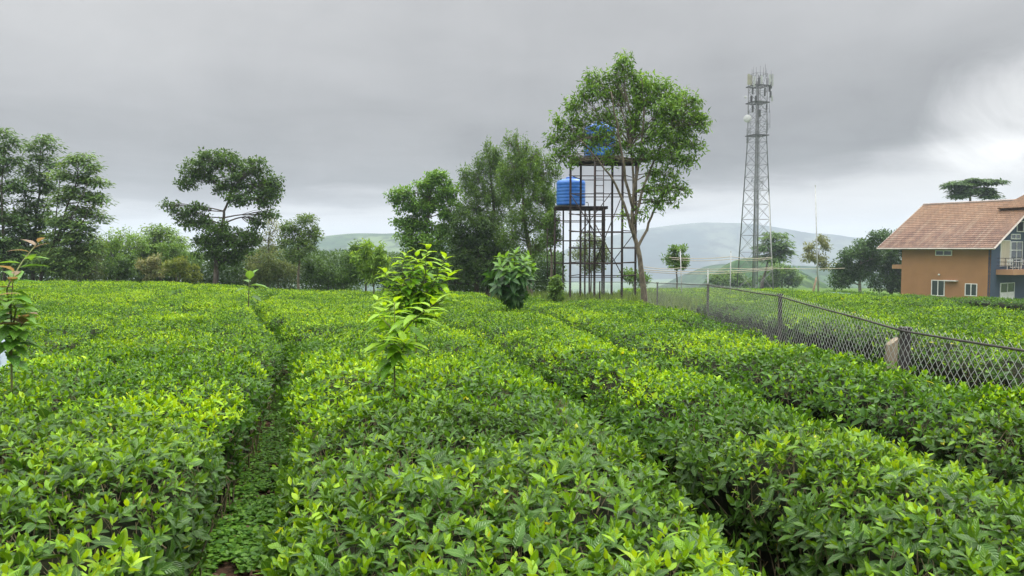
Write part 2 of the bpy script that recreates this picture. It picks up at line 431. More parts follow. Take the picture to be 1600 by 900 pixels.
def hedge(label, xl, xr, gl, gr, y0, y1, seed, group, vig0=.55, dens=1.0, side_l=True, side_r=True, hgt=TEAH, cat='tea hedge', name='tea_hedge', soft=1.0, flank=.62):
    rg = np.random.default_rng(1000+seed)
    L_ = lambda y: xl(y)+gl(y)/2+.16*(fbm(np.asarray(y, float)*1.3, 0*np.asarray(y, float)+seed, 31, 3)-.42)
    R_ = lambda y: xr(y)-gr(y)/2-.16*(fbm(np.asarray(y, float)*1.3, 0*np.asarray(y, float)+seed+.5, 37, 3)-.42)
    ym = max(y0, 3); xm = float((L_(ym)+R_(ym))/2)
    root = thing(name, label, cat, (xm, ym, float(G(xm, ym))), 0, group)
    def top(x, y):
        a = L_(y); b = R_(y); d = np.minimum(x-a+(0 if side_l else 9), b-x+(0 if side_r else 9)); d = np.maximum(d, 0)
        h = hgt+.15*(fbm(x*.8, y*.8, 40, 3)-.45)+.07*(vnoise(x*2.6, y*2.6, 21)-.5)+.10*(vnoise(x*.35, y*.35, 25)-.5)*sst(5, 12, y)
        h = h-soft*(.20*np.exp(-d/.10)+.10*np.exp(-(d/.32)**2))-.09*np.exp(-((y-y0)/.2))
        h = h-.3*np.exp(-(np.maximum(y1-y, 0)/.25))
        return G(x, y)+h
    near = Leaves(); mid = Leaves()
    zones = [(1.15, 4.6, 500, 6, .058, 0), (4.6, 8.5, 400, 5, .060, 1), (8.5, 16, 300, 4, .060, 2), (16, 28, 165, 4, .072, 2), (28, 50, 75, 4, .100, 2), (50, 80, 32, 4, .14, 2)]
    for za, zb, dn, k, size, lod in zones:
        a, b = max(za, y0), min(zb, y1)
        if a >= b: continue
        ys = np.linspace(a, b, 40); wd = np.maximum(R_(ys)-L_(ys), 0).mean()
        n = int(dn*dens*(b-a)*wd); y = rg.uniform(a, b, n); lx, rx = L_(y), R_(y); ok = rx-lx > .15
        x = lx+(rx-lx)*rg.uniform(0, 1, n); ok &= visible(x, y); x, y = x[ok], y[ok]; n = len(x)
        if n == 0: continue
        thin = (fbm(x*2.1, y*2.1, 83, 3) > .52) & (rg.uniform(0, 1, n) < .42); x, y = x[~thin], y[~thin]; n = len(x)
        lx, rx = L_(y), R_(y); d = np.minimum(x-lx, rx-x); sgn = np.where(x-lx < rx-x, -1, 1)
        vg = np.clip(vig0+1.35*(fbm(x*.8, y*.8, 60, 3)-.45)+.45*(vnoise(x*4, y*4, 71)-.5)+rg.normal(0, .12, n), .02, 1)
        z = top(x, y)+rg.normal(0, .030, n)+(vg-.4)*.05+(rg.uniform(0, 1, n) < .10)*rg.uniform(.0, .06, n)
        ax = np.stack([sgn*np.exp(-d/.12)*.8+rg.normal(0, .28, n), rg.normal(0, .28, n), np.ones(n)], -1)
        sp_ = rg.uniform(0, 1, n); sub = vg > -1
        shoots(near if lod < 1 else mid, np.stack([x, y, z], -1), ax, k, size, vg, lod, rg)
    # flanks along the gaps
    for sd, on in ((-1, side_l), (1, side_r)):
        if not on: continue
        for za, zb, dn, k, size, lod in zones[:5]:
            a, b = max(za, y0), min(zb, y1, 34)
            if a >= b: continue
            n = int(dn*flank*dens*(b-a)*.6); y = rg.uniform(a, b, n); u = rg.uniform(0, 1, n)
            ex = L_(y) if sd < 0 else R_(y)
            x = ex+sd*(.03*np.sin(y*5)+.05*(vnoise(y*2.2, u*3, 33)-.5))+rg.normal(0, .03, n)-sd*.10*(1-u)**1.5
            z = G(x, y)+.20+u*(hgt-.30); ok = visible(x, y) & (rg.uniform(0, 1, n) < .25+.75*u) & (vnoise(y*3.5, u*4, 44+seed) > .28)
            x, y, z, u = x[ok], y[ok], z[ok], u[ok]; n = len(x)
            ax = np.stack([sd*np.ones(n), rg.normal(0, .4, n), .35+.6*u+rg.normal(0, .25, n)], -1)
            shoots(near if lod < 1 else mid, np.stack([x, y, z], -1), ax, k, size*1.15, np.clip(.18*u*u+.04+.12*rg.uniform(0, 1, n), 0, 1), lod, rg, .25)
    if near.v: near.build('leaves', M['tea_near'], root)
    if mid.v: mid.build('leaves', M['tea'], root)
    # tangle inside, a dark sheet that also stands for the shade in there
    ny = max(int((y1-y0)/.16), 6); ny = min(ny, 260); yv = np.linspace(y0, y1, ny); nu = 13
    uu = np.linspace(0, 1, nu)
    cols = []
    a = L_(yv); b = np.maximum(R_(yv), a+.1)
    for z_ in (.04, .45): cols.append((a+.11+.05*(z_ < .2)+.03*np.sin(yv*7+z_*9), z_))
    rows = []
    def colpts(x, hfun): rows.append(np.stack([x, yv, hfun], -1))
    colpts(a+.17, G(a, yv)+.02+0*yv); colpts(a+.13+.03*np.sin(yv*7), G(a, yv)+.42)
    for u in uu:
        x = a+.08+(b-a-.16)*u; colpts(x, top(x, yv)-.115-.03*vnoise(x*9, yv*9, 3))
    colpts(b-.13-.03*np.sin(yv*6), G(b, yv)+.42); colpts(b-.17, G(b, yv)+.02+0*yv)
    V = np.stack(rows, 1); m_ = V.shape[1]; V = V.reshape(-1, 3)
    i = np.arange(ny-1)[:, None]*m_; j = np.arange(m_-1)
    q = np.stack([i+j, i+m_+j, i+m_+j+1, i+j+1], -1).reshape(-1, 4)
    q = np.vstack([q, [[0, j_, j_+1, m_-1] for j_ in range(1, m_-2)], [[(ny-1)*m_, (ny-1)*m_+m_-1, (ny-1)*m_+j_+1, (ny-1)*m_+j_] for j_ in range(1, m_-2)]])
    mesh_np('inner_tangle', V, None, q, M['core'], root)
    # twigs poking through the plucking table, crooked stems on the flanks
    tv = []; tt = []; n0 = 0
    def sticks(p, q_, r):
        nonlocal n0
        d = norm(q_-p); e1 = norm(np.cross(d, np.array([[.3, 1, .2]]))); e2 = np.cross(d, e1); n = len(p)
        an = [0, 2.094, 4.189]
        V_ = np.stack([p+r[:, None]*(math.cos(t)*e1+math.sin(t)*e2) for t in an]+[q_+.6*r[:, None]*(math.cos(t)*e1+math.sin(t)*e2) for t in an], 1)
        F = np.array([(0, 1, 4), (0, 4, 3), (1, 2, 5), (1, 5, 4), (2, 0, 3), (2, 3, 5)])
        tt.append((F[None]+(np.arange(n)*6)[:, None, None]).reshape(-1, 3)+n0); tv.append(V_.reshape(-1, 3)); n0 += 6*n
    ya, yb = max(y0, 1.15), min(y1, 11)
    if ya < yb:
        ys = np.linspace(ya, yb, 20); wd = np.maximum(R_(ys)-L_(ys), 0).mean()
        n = int(420*(yb-ya)*wd); y = rg.uniform(ya, yb, n); x = L_(y)+(R_(y)-L_(y))*rg.uniform(0, 1, n)
        keep = visible(x, y) & ((fbm(x*1.4, y*1.4, 90, 3) > .42) | (rg.uniform(0, 1, n) < .35)) & (rg.uniform(0, 1, n) < np.clip(1.3-y/10, .3, 1))
        x, y = x[keep], y[keep]; n = len(x); z = top(x, y)
        p = np.stack([x, y, z-.09], -1); q2 = p+np.stack([rg.normal(0, .03, n), rg.normal(0, .03, n), rg.uniform(.05, .115, n)], -1)
        sticks(p, q2, rg.uniform(.0012, .0028, n))
        for sd, on in ((-1, side_l), (1, side_r)):
            n = int(24*(yb-ya)); y = rg.uniform(ya, yb, n); ex = (L_(y) if sd < 0 else R_(y))-sd*rg.uniform(.02, .16, n)
            p = np.stack([ex-sd*.08, y+rg.normal(0, .1, n), G(ex, y)+.0*y], -1); mid_ = np.stack([ex+rg.normal(0, .03, n), y, G(ex, y)+rg.uniform(.2, .4, n)], -1)
            mid_[:, 0] -= sd*.07; q2 = mid_+np.stack([rg.normal(0, .08, n), rg.normal(0, .14, n), rg.uniform(.08, .22, n)], -1)
            r = rg.uniform(.003, .009, n); sticks(p, mid_, r); sticks(mid_, q2, r*.7)
    if n0 > 600: tag(mesh_np('twigs', np.vstack(tv), np.vstack(tt), None, M['twig'], root), kind='stuff')
    return root

ORD = ['first', 'second', 'third', 'fourth', 'fifth', 'sixth', 'seventh', 'eighth', 'ninth', 'tenth', 'eleventh']
GRP1 = 'clipped tea hedges on the near side of the fence'
W1 = wgap(.12, [(3.2, 4.8, .32), (14.8, .9, .6)]); W2 = wgap(.19, [(2.9, 1.3, .24), (6.5, 1.5, .08)]); WB = wgap(.21, [(4.4, 1.3, .26), (9, 1.5, .1)]); WC = wgap(.2, [(12, 3, .15)])
WL = wgap(.03, [(12, 2, .10)]); WL2 = wgap(.05, [(16.5, .9, .55)])
fl = lambda y: fx_(y)-.22
hedge('central bright green tea hedge between the leafy footpath and the next furrow', path, seam('g2'), W1, W2, 1.2, 42, 1, GRP1, .52, soft=.75)
hedge('tea hedge with a dark leafy flank, the broadleaf shrub growing in it', seam('g2'), seam('gb'), W2, WB, 1.2, 42, 2, GRP1, .50, soft=.75)
hedge('clipped tea hedge one furrow short of the row along the chain link fence', seam('gb'), seam('gc'), WB, wgap(.04, [(13, 3, .25)]), 1.2, 34, 3, GRP1, .44, side_r=False, hgt=TEAH+.02, soft=.6)
hedge('narrow tea hedge running right along the near side of the chain link fence', seam('gc'), fl, WC, wgap(.02), 8.5, 27.8, 4, GRP1, .36, side_r=False, hgt=TEAH+.04)
labL = ['broad bright green tea hedge on the left edge of the leafy footpath']+['%s tea hedge to the left of the leafy footpath' % ORD[k] for k in range(1, 8)]
for k in range(7):
    xr = path if k == 0 else left_seam(k); xl = left_seam(k+1)
    hedge(labL[k], xl, xr, WL2 if k in (2,) else WL, W1 if k == 0 else WL, 1.2 if k < 2 else 4.0+2.5*k, 45.5, 10+k, GRP1, .52, soft=.6 if k == 0 else .3)
NR = 8; GRP2 = 'clipped tea hedges in the field beyond the fence'
for k in range(NR):
    f0, f1 = k/NR, (k+1)/NR
    xl = (lambda f: (lambda y: r0(y)+(r1(y)-r0(y))*f))(f0); xr = (lambda f: (lambda y: r0(y)+(r1(y)-r0(y))*f))(f1)
    hedge(('darker faced tea hedge just behind the chain link fence' if k == 0 else '%s tea hedge back from the chain link fence' % ORD[k]),
          xl, xr, wgap(.10), wgap(.10), 4.5+1.2*k, 66, 30+k, GRP2, .42, .8, side_r=False, flank=.25 if k == 0 else .62)
# dark hedge in front of the house
hx0 = lambda y: np.interp(y, [15, 25.6, 35, 47, 70], [15.6, 18.0, 20.2, 23.2, 27.5])
hx1 = lambda y: hx0(y)+1.5
hedge('dark green low hedge right in front of the orange house', hx0, hx1, wgap(.05), wgap(.05), 17, 66, 50, None, .12, .9, side_r=False, hgt=1.12)

# creeping plants along the footpath
def ground_cover():
    rg = np.random.default_rng(5); acc = Leaves()
    for a, b, dn, L in ((1.2, 6, 5600, .036), (6, 12, 2600, .036), (12, 30, 500, .06)):
        n = int((b-a)*.9*dn); y = rg.uniform(a, b, n); x = path(y)+rg.normal(0, .28, n)
        keep = fbm(x*2.4, y*2.4, 17, 3) > .345; x, y = x[keep], y[keep]; n = len(x)
        z = G(x, y)+.012+rg.uniform(0, .07, n)*fbm(x*5, y*5, 9, 2)*1.6
        d = np.stack([rg.normal(0, 1, n), rg.normal(0, 1, n), rg.normal(.1, .22, n)], -1)
        m = rg.uniform(0, 1, n)[:, None]; c = np.array((.06, .18, .02))*(1-m)+np.array((.18, .37, .035))*m
        l = L*rg.uniform(.6, 1.3, n)
        acc.add(np.stack([x, y, z], -1), d, np.stack([rg.normal(0, .25, n), rg.normal(0, .25, n), np.ones(n)], -1), l, l*.8, rg.uniform(0, .3, n), rg.uniform(-.1, .2, n), c, 1 if a < 6 else 2)
    tag(acc.build('ground_cover', M['petal'], None), 'low creeping green plants carpeting the footpath between tea hedges', 'ground cover', kind='stuff')
    # fallen leaves
    acc = Leaves(); n = 900; y = rg.uniform(1.5, 9, n); x = path(y)+rg.normal(0, .2, n); z = G(x, y)+.01+rg.uniform(0, .02, n)
    m = rg.uniform(0, 1, n)[:, None]
    acc.add(np.stack([x, y, z], -1), np.stack([rg.normal(0, 1, n), rg.normal(0, 1, n), 0*x], -1), np.stack([rg.normal(0, .3, n), rg.normal(0, .3, n), np.ones(n)], -1),
            rg.uniform(.03, .07, n), rg.uniform(.015, .03, n), rg.uniform(-.3, .3, n), rg.uniform(-.3, .3, n), np.array((.10, .05, .025))*(1-m)+np.array((.22, .13, .06))*m, 1)
    tag(acc.build('leaf_litter', M['petal'], None), 'fallen brown leaves on the soil of the footpath', 'leaf litter', kind='stuff')
ground_cover()
def grass(label, xs, ys, n, h, c1, c2, seed):
    rg = np.random.default_rng(seed); x = rg.uniform(*xs, n); y = rg.uniform(*ys, n)
    keep = fbm(x*.5, y*.5, seed, 3) > .33; x, y = x[keep], y[keep]; n = len(x); acc = Leaves()
    m = rg.uniform(0, 1, n)[:, None]; l = h*rg.uniform(.5, 1.3, n)
    acc.add(np.stack([x, y, G(x, y)], -1), np.stack([rg.normal(0, .35, n), rg.normal(0, .35, n), np.ones(n)], -1), rg.normal(0, 1, (n, 3)), l, l*.10, rg.uniform(0, .5, n), 0*l, np.array(c1)*(1-m)+np.array(c2)*m, 2)
    tag(acc.build('grass', M['leaf'], None), label, 'grass', kind='stuff')
def undergrowth():
    rg = np.random.default_rng(77); acc = Leaves()
    for (pa, pb, Y, pt, n) in ((-60, 560, 59, 388, 70000), (600, 880, 52, 394, 30000)):
        x = rg.uniform(PX(pa, Y), PX(pb, Y), n); y = Y+rg.uniform(-2.5, 2.5, n); g0 = G(x, y)
        top = EYE-(pt-388)*MPP(Y)+1.5*(fbm(x*.35, x*0+pa, 7, 4)-.5)
        z = g0+(top-g0)*rg.uniform(-.05, 1, n); cl = fbm(x*1.1, z*1.1, 5, 3); m = np.clip(cl*1.5-.3+rg.normal(0, .15, n), 0, 1)[:, None]
        keep = vnoise(x*1.6, z*1.6, 3) > .12; x, y, z, m = x[keep], y[keep], z[keep], m[keep]; k = len(x)
        acc.add(np.stack([x, y, z], -1), rg.normal(0, 1, (k, 3)), rg.normal(0, .5, (k, 3))+np.array([0, 0, 1]), rg.uniform(.16, .30, k), rg.uniform(.08, .14, k), rg.uniform(0, .3, k), 0*x,
                np.array((.035, .08, .025))*(1-m)+np.array((.11, .20, .05))*m, 2)
    tag(acc.build('undergrowth', M['leaf'], None), 'continuous tangled undergrowth behind the trees at the field edge', 'undergrowth', kind='stuff')
undergrowth()
grass('tall pale grass around the feet of the water tank stands', (1.0, 8.0), (29.5, 44), 16000, .85, (.09, .16, .03), (.22, .32, .09), 3)
grass('rough grass in the strip right behind the chain link fence', (3.6, 5.6), (3, 26), 9000, .22, (.05, .10, .02), (.12, .18, .05), 4)
grass('long grass at the foot of the trees along the field edge', (-34, 1.5), (46.3, 50), 14000, .7, (.06, .12, .025), (.15, .22, .06), 6)

# ------------------------------------------------------------------ trees
def curve_pts(a, b, n, rg, wob, lift=0.0):
    t = np.linspace(0, 1, n)[:, None]; a = np.asarray(a, float); b = np.asarray(b, float); L = np.linalg.norm(b-a)
    p = a+(b-a)*t
    p = p+np.sin(t*math.pi)*np.array([rg.normal(0, wob), rg.normal(0, wob), rg.normal(0, wob)+lift])*L
    return p
LEAFK, NK = 1.18, 1.12
def tree(name, label, Y, trunk, lobes, leaf=(.12, .05), n=6000, cols=((.03, .075, .02), (.08, .16, .035)), style='round', group=None,
         rad=.14, bark='bark', seed=1, cluster=.35, cpl=10, cat='tree', leafmat='leaf', depth=1.0, stems=(), flat=.16):
    """trunk: photo pixels from base to top; lobes: (px, py, rx, ry[, yoff m]) in photo pixels at distance Y"""
    rg = np.random.default_rng(seed); s = MPP(Y); n = int(n*NK); leaf = (leaf[0]*LEAFK, leaf[1]*LEAFK*1.15); cpl = cpl*1.75; cluster = cluster*.80
    tp = [P(px, py, Y) for px, py in trunk]
    bz = float(G(tp[0][0], Y)); tp[0] = np.array([tp[0][0], Y, min(tp[0][2], bz)]); 
    if tp[0][2] > bz-.02: tp[0][2] = bz-.05
    root = thing(name, label, cat, (tp[0][0], Y, bz), 0, group)
    # smooth trunk path
    pts = []
    for i in range(len(tp)-1):
        seg = curve_pts(tp[i], tp[i+1], 6, rg, .03); pts += list(seg[:-1])
    pts.append(tp[-1]); pts = np.array(pts); tpar = np.linspace(0, 1, len(pts))
    trunk_mb = MB(); r_tr = rad*(1-.72*tpar)*(1+.5*np.exp(-tpar*14)); trunk_mb.tube(pts, r_tr, 8)
    for sm in stems:
        q_ = np.array([P(px, py, Y) for px, py in sm]); tq = np.linspace(0, 1, 12); q_ = np.stack([np.interp(tq, np.linspace(0, 1, len(q_)), q_[:, k]) for k in range(3)], -1)
        q_[:, 1] += np.linspace(0, rg.normal(0, 1.0), 12); q_ += np.cumsum(rg.normal(0, .02, q_.shape), 0); trunk_mb.tube(q_, np.linspace(rad*.5, rad*.16, 12), 6)
    acc = Leaves(); W_ = sum(l[2]*l[3] for l in lobes)
    for l in lobes:
        c = P(l[0], l[1], Y); c[1] += l[4] if len(l) > 4 else rg.uniform(-.4, .4)*l[2]*s*depth
        rx, rz = l[2]*s, l[3]*s; ry = rx*depth*.85
        # branch from the nearest lower trunk point
        lowz = pts[:, 2] < c[2]-.15*rz; cand = np.where(lowz)[0]
        if len(cand) == 0: cand = np.array([min(2, len(pts)-1)])
        dd = np.linalg.norm(pts[cand]-c, axis=1)-.35*(pts[cand][:, 2]-pts[0, 2]); i0 = cand[np.argmin(dd)]
        br = curve_pts(pts[i0], c, 8, rg, .07, .05); rb = max(r_tr[i0]*.55, .012)
        trunk_mb.tube(br, np.linspace(rb, rb*.35, 8), 6, False)
        nc = max(int(cpl*math.sqrt(l[2]*l[3])/10), 4)
        v = norm(rg.normal(0, 1, (nc, 3)))*(rg.uniform(.1, 1, (nc, 1))**.5)
        ctr = c+v*np.array([rx, ry, rz])
        for k in range(nc):
            j = rg.integers(3, 8); tw = curve_pts(br[j], ctr[k], 5, rg, .08, .04)
            trunk_mb.tube(tw, np.linspace(rb*.3, max(rb*.06, .004), 5), 4, False)
        nl = int(n*l[2]*l[3]/W_); ci = rg.integers(0, nc, nl); cs = cluster*rg.uniform(.7, 1.25, nc)
        g_ = norm(rg.normal(0, 1, (nl, 3)))*(rg.uniform(0, 1, (nl, 1))**.6)*1.75; cvar = rg.uniform(.0, 1, nc)
        lL = leaf[0]*rg.uniform(.7, 1.25, nl); lW = leaf[1]*rg.uniform(.8, 1.2, nl)*lL/leaf[0]
        if style == 'feather':      # flat layered sprays
            g_ = g_*np.array([1.0, 1.0, flat]); p = ctr[ci]+g_*cs[ci][:, None]
            p[:, 2] -= .35*np.hypot(g_[:, 0], g_[:, 1])**2*cs[ci]*.35
            d = np.stack([g_[:, 0]+rg.normal(0, .4, nl), g_[:, 1]+rg.normal(0, .4, nl), rg.normal(-.12, .2, nl)], -1)
            up = np.stack([rg.normal(0, .25, nl), rg.normal(0, .25, nl), np.ones(nl)], -1); bend = rg.uniform(.1, .4, nl)
        elif style == 'droop':
            g_ = g_*np.array([.55, .55, 1.1]); p = ctr[ci]+g_*cs[ci][:, None]
            d = np.stack([rg.normal(0, .7, nl), rg.normal(0, .7, nl), rg.normal(-.35, .6, nl)], -1)
            up = rg.normal(0, .6, (nl, 3))+np.array([0, 0, .6]); bend = rg.uniform(.0, .4, nl)
        elif style == 'upright':
            g_ = g_*np.array([.45, .45, 1.2]); p = ctr[ci]+g_*cs[ci][:, None]
            d = np.stack([rg.normal(0, .6, nl), rg.normal(0, .6, nl), rg.normal(.4, .6, nl)], -1)
            up = rg.normal(0, .6, (nl, 3))+np.array([0, 0, .5]); bend = rg.uniform(.0, .3, nl)
        else:
            p = ctr[ci]+g_*(cs[ci]*np.array(.72))[:, None]*np.array([1, 1, .7])
            d = g_+rg.normal(0, .7, (nl, 3))+np.array([0, 0, -.1])
            up = rg.normal(0, .45, (nl, 3))+np.array([0, 0, 1]); bend = rg.uniform(.0, .4, nl)
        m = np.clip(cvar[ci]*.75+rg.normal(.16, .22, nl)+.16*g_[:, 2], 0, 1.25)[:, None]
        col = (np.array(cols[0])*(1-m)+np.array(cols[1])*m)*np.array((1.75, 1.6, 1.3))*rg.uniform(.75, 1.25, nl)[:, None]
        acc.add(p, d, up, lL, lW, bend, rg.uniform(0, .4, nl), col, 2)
    acc.build('crown', M[leafmat], root)
    trunk_mb.build('trunk', M[bark], root, smooth=True)
    return root

DK = ((.020, .052, .016), (.060, .125, .030)); MD = ((.030, .075, .020), (.085, .170, .035)); LT = ((.05, .12, .025), (.14, .25, .045))
GY = ((.040, .070, .032), (.095, .140, .055)); BL = ((.028, .068, .030), (.075, .145, .045))
F_ = dict(style='feather', leaf=(.25, .085), cluster=.46, flat=.42)
GB = 'trees along the far edge of the left field'
tree('feathery_tree', 'tall feathery leaved tree cut off by the left picture edge', 50, [(6, 440), (4, 340), (8, 225)],
     [(8, 208, 15, 8), (24, 224, 12, 8), (-4, 232, 18, 10), (14, 250, 18, 10), (-12, 268, 22, 12), (24, 286, 14, 10), (2, 300, 24, 13), (-14, 325, 26, 16), (16, 345, 20, 14), (-4, 372, 34, 20), (20, 396, 26, 22)], n=6000, cols=BL, seed=3, rad=.10, cpl=9, group=GB,
     stems=[[(5, 400), (20, 320), (26, 240)]], **F_)
tree('feathery_tree', 'tall feathery tree with a pointed top, dense low down, second from the left edge', 52, [(52, 440), (54, 380), (62, 300), (64, 222)],
     [(66, 216, 13, 7), (50, 230, 11, 8), (80, 228, 12, 7), (64, 244, 17, 9), (42, 262, 13, 9), (84, 258, 13, 9), (60, 278, 20, 12), (36, 296, 15, 10), (78, 292, 17, 11), (52, 318, 24, 14), (28, 340, 22, 16), (70, 342, 24, 16), (46, 372, 32, 22), (66, 400, 34, 24), (30, 408, 30, 24)], n=9500, cols=BL, seed=4, rad=.11, cpl=9, group=GB,
     stems=[[(54, 400), (40, 330), (38, 262)], [(56, 370), (76, 310), (82, 240)]], **F_)
tree('feathery_tree', 'wide airy feathery tree leaning right against the sky', 49, [(58, 440), (78, 395), (98, 350), (114, 300), (122, 255)],
     [(128, 246, 14, 7), (112, 254, 13, 8), (144, 262, 12, 8), (100, 272, 15, 9), (126, 276, 18, 10), (152, 284, 11, 8), (112, 298, 18, 11), (142, 304, 16, 10), (158, 314, 8, 7), (92, 312, 14, 10), (126, 326, 20, 12), (154, 338, 10, 8), (102, 344, 20, 12), (138, 352, 17, 10), (118, 372, 22, 12), (88, 370, 16, 12), (146, 384, 14, 10), (104, 400, 26, 16), (128, 412, 22, 14), (78, 410, 22, 16)], n=8600, cols=((.035, .085, .03), (.10, .18, .05)), seed=5, rad=.11, cpl=9, group=GB,
     stems=[[(86, 385), (124, 330), (152, 285)], [(84, 390), (90, 330), (98, 272)], [(90, 375), (136, 350), (156, 318)]], **F_)
bush = dict(cat='tree', group=GB)
tree('bushy_tree', 'grey green bushy tree beside the feathery trees with a thin dark trunk', 50, [(130, 440), (130, 380)], [(122, 400, 26, 28), (145, 388, 24, 24), (112, 420, 26, 20), (150, 420, 24, 20)], n=4200, cols=GY, seed=6, rad=.09, **bush)
tree('bushy_tree', 'light green round topped tree left of the yellowish shrub', 54, [(185, 440), (182, 380)], [(168, 378, 24, 16), (195, 370, 24, 14), (178, 395, 32, 22), (215, 382, 20, 18), (150, 372, 16, 8)], n=4400, cols=LT, seed=7, rad=.1, **bush)
tree('dark_shrub', 'dark green dense shrub under the light green round topped tree', 48.5, [(185, 442), (186, 415)], [(178, 420, 20, 16), (196, 412, 18, 17), (190, 428, 24, 12)], n=2600, cols=DK, seed=8, rad=.05, cpl=8, cluster=.22, leaf=(.12, .06), cat='shrub')
tree('feathery_tree', 'pale feathery small tree left of the tall forked tree', 56, [(252, 440), (250, 370)], [(248, 360, 24, 12), (232, 378, 26, 14), (270, 378, 24, 14), (250, 395, 36, 18), (240, 415, 34, 18)], n=5200, cols=((.045, .10, .035), (.12, .21, .05)), seed=9, rad=.09, cpl=11, group=GB, **F_)
tree('flowering_shrub', 'pale greyish shrub with light tufts left of the yellowish shrub', 48.2, [(238, 442), (236, 418)], [(232, 415, 17, 14), (245, 408, 14, 12), (240, 426, 22, 12)], n=2200, cols=((.055, .09, .035), (.17, .19, .11)), seed=10, rad=.04, cpl=8, cluster=.22, cat='shrub')
tree('yellowish_shrub', 'yellowish green shrub at the foot of the tall forked tree', 47.6, [(280, 444), (280, 422)], [(272, 418, 16, 16), (290, 424, 18, 14), (283, 408, 12, 9), (300, 434, 20, 8)], n=2600, cols=((.05, .095, .02), (.13, .175, .035)), seed=11, rad=.04, cpl=9, cluster=.22, cat='shrub')
tree('bushy_tree', 'mid green tree right in front of the pale feathery small tree', 51, [(275, 440), (272, 390)], [(272, 392, 22, 18), (295, 402, 20, 20), (262, 410, 22, 18)], n=3200, cols=MD, seed=12, rad=.08, **bush)
# tall forked tree
tree('forked_tree', 'tall forked tree with a broad dark crown and bare branches under it', 47, [(334, 444), (338, 400), (346, 355), (350, 330), (362, 300)],
     [(330, 250, 26, 16), (300, 262, 22, 14), (292, 285, 18, 13), (355, 252, 28, 16), (395, 262, 26, 16), (360, 280, 30, 18), (400, 290, 30, 18), (425, 285, 15, 18), (380, 310, 28, 14), (415, 315, 18, 12), (318, 276, 20, 13), (428, 305, 12, 14), (422, 336, 16, 10), (402, 348, 16, 10), (345, 296, 14, 8),
      (268, 322, 14, 8), (285, 335, 20, 12), (310, 325, 16, 10), (300, 350, 24, 10), (322, 345, 14, 10),
      (345, 365, 30, 20), (372, 380, 34, 24), (325, 385, 24, 22), (395, 370, 18, 16), (350, 405, 32, 18)],
     n=17000, cols=DK, seed=13, rad=.17, cpl=15, cluster=.26, leaf=(.15, .08), leafmat='leaf')
tree('slender_tree', 'thin grey airy tree just right of the tall forked tree', 50, [(415, 442), (420, 380), (428, 350)], [(420, 345, 16, 12), (432, 360, 16, 14), (412, 375, 18, 16), (425, 395, 20, 16), (405, 410, 24, 18)], n=2600, cols=((.07, .10, .05), (.16, .2, .10)), seed=14, rad=.06, leaf=(.11, .04), cat='tree', group=GB)
tree('small_tree', 'small tree with a pale trunk and spiky top left of the hill gap', 46.5, [(470, 446), (468, 410), (466, 380), (472, 355)],
     [(480, 345, 18, 10), (455, 355, 18, 11), (470, 365, 24, 14), (490, 365, 14, 14), (450, 378, 18, 12), (478, 385, 22, 12), (462, 398, 18, 10)], n=5200, cols=((.03, .07, .022), (.085, .15, .04)), seed=15, rad=.085, bark='bark_pale', cpl=13, cluster=.24, leaf=(.13, .05), cat='tree', group=GB)
tree('low_bush', 'low grey green thicket below the spiky topped small tree', 48, [(435, 446), (435, 425)], [(425, 420, 24, 24), (448, 428, 26, 18), (405, 428, 24, 18)], n=4200, cols=GY, seed=16, rad=.04, cat='bush')
tree('low_bush', 'low dark bush in front of the hill gap', 47.5, [(510, 448), (512, 430)], [(500, 428, 24, 22), (522, 434, 20, 15), (490, 415, 16, 14), (540, 438, 18, 12)], n=4400, cols=DK, seed=17, rad=.04, cat='bush')
tree('bushy_tree', 'rounded mid green tree between the hill gap and the bright saplings', 47, [(572, 448), (574, 410)], [(555, 400, 18, 18), (575, 405, 24, 26), (548, 425, 22, 20), (595, 425, 24, 22), (570, 432, 30, 16), (560, 385, 14, 8)], n=7000, cols=((.025, .065, .018), (.075, .15, .032)), seed=18, rad=.08, cluster=.28, **bush)
tree('round_leaf_tree', 'fresh green tree with rounded foliage clumps left of the tall grey green trees', 45, [(668, 448), (665, 400), (668, 340), (672, 290)],
     [(682, 276, 20, 14), (664, 292, 20, 14), (625, 305, 20, 14), (640, 320, 26, 16), (698, 300, 22, 20), (672, 318, 26, 20), (705, 330, 20, 18), (632, 348, 22, 12), (660, 352, 30, 16), (645, 375, 28, 16), (680, 385, 30, 22), (700, 365, 22, 20), (655, 405, 30, 18), (690, 425, 34, 18)],
     n=15500, cols=((.035, .095, .02), (.10, .21, .04)), seed=19, rad=.14, cpl=13, cluster=.26, leaf=(.15, .08))
GT = 'tall trees beside the water tanks'
U_ = dict(style='upright', leaf=(.16, .032), cluster=.30)
tree('dense_tree', 'dark dense tree low behind the broadleaf shrub', 43.5, [(745, 450), (745, 400), (745, 350)], [(735, 350, 28, 26), (760, 360, 28, 30), (722, 385, 28, 28), (750, 395, 36, 30), (725, 425, 30, 24), (765, 428, 34, 22), (785, 395, 26, 30), (700, 440, 16, 10)], n=17000, cols=((.018, .046, .015), (.048, .100, .026)), seed=20, rad=.15, cpl=13, cluster=.36, leaf=(.14, .055))
tree('wispy_tree', 'wispy grey green tree with upright shoots, left of the pair beside the tanks', 44.5, [(760, 450), (765, 380), (770, 300), (765, 250)], [(762, 236, 8, 16), (748, 256, 10, 14), (722, 272, 8, 12), (778, 244, 9, 14), (765, 258, 16, 20), (742, 280, 18, 20), (780, 265, 18, 26), (730, 290, 12, 16), (755, 305, 26, 26), (782, 310, 26, 28), (735, 325, 22, 20), (770, 345, 32, 22)], n=12000, cols=((.032, .078, .022), (.085, .165, .040)), seed=21, rad=.14, group=GT, cpl=15, **U_)
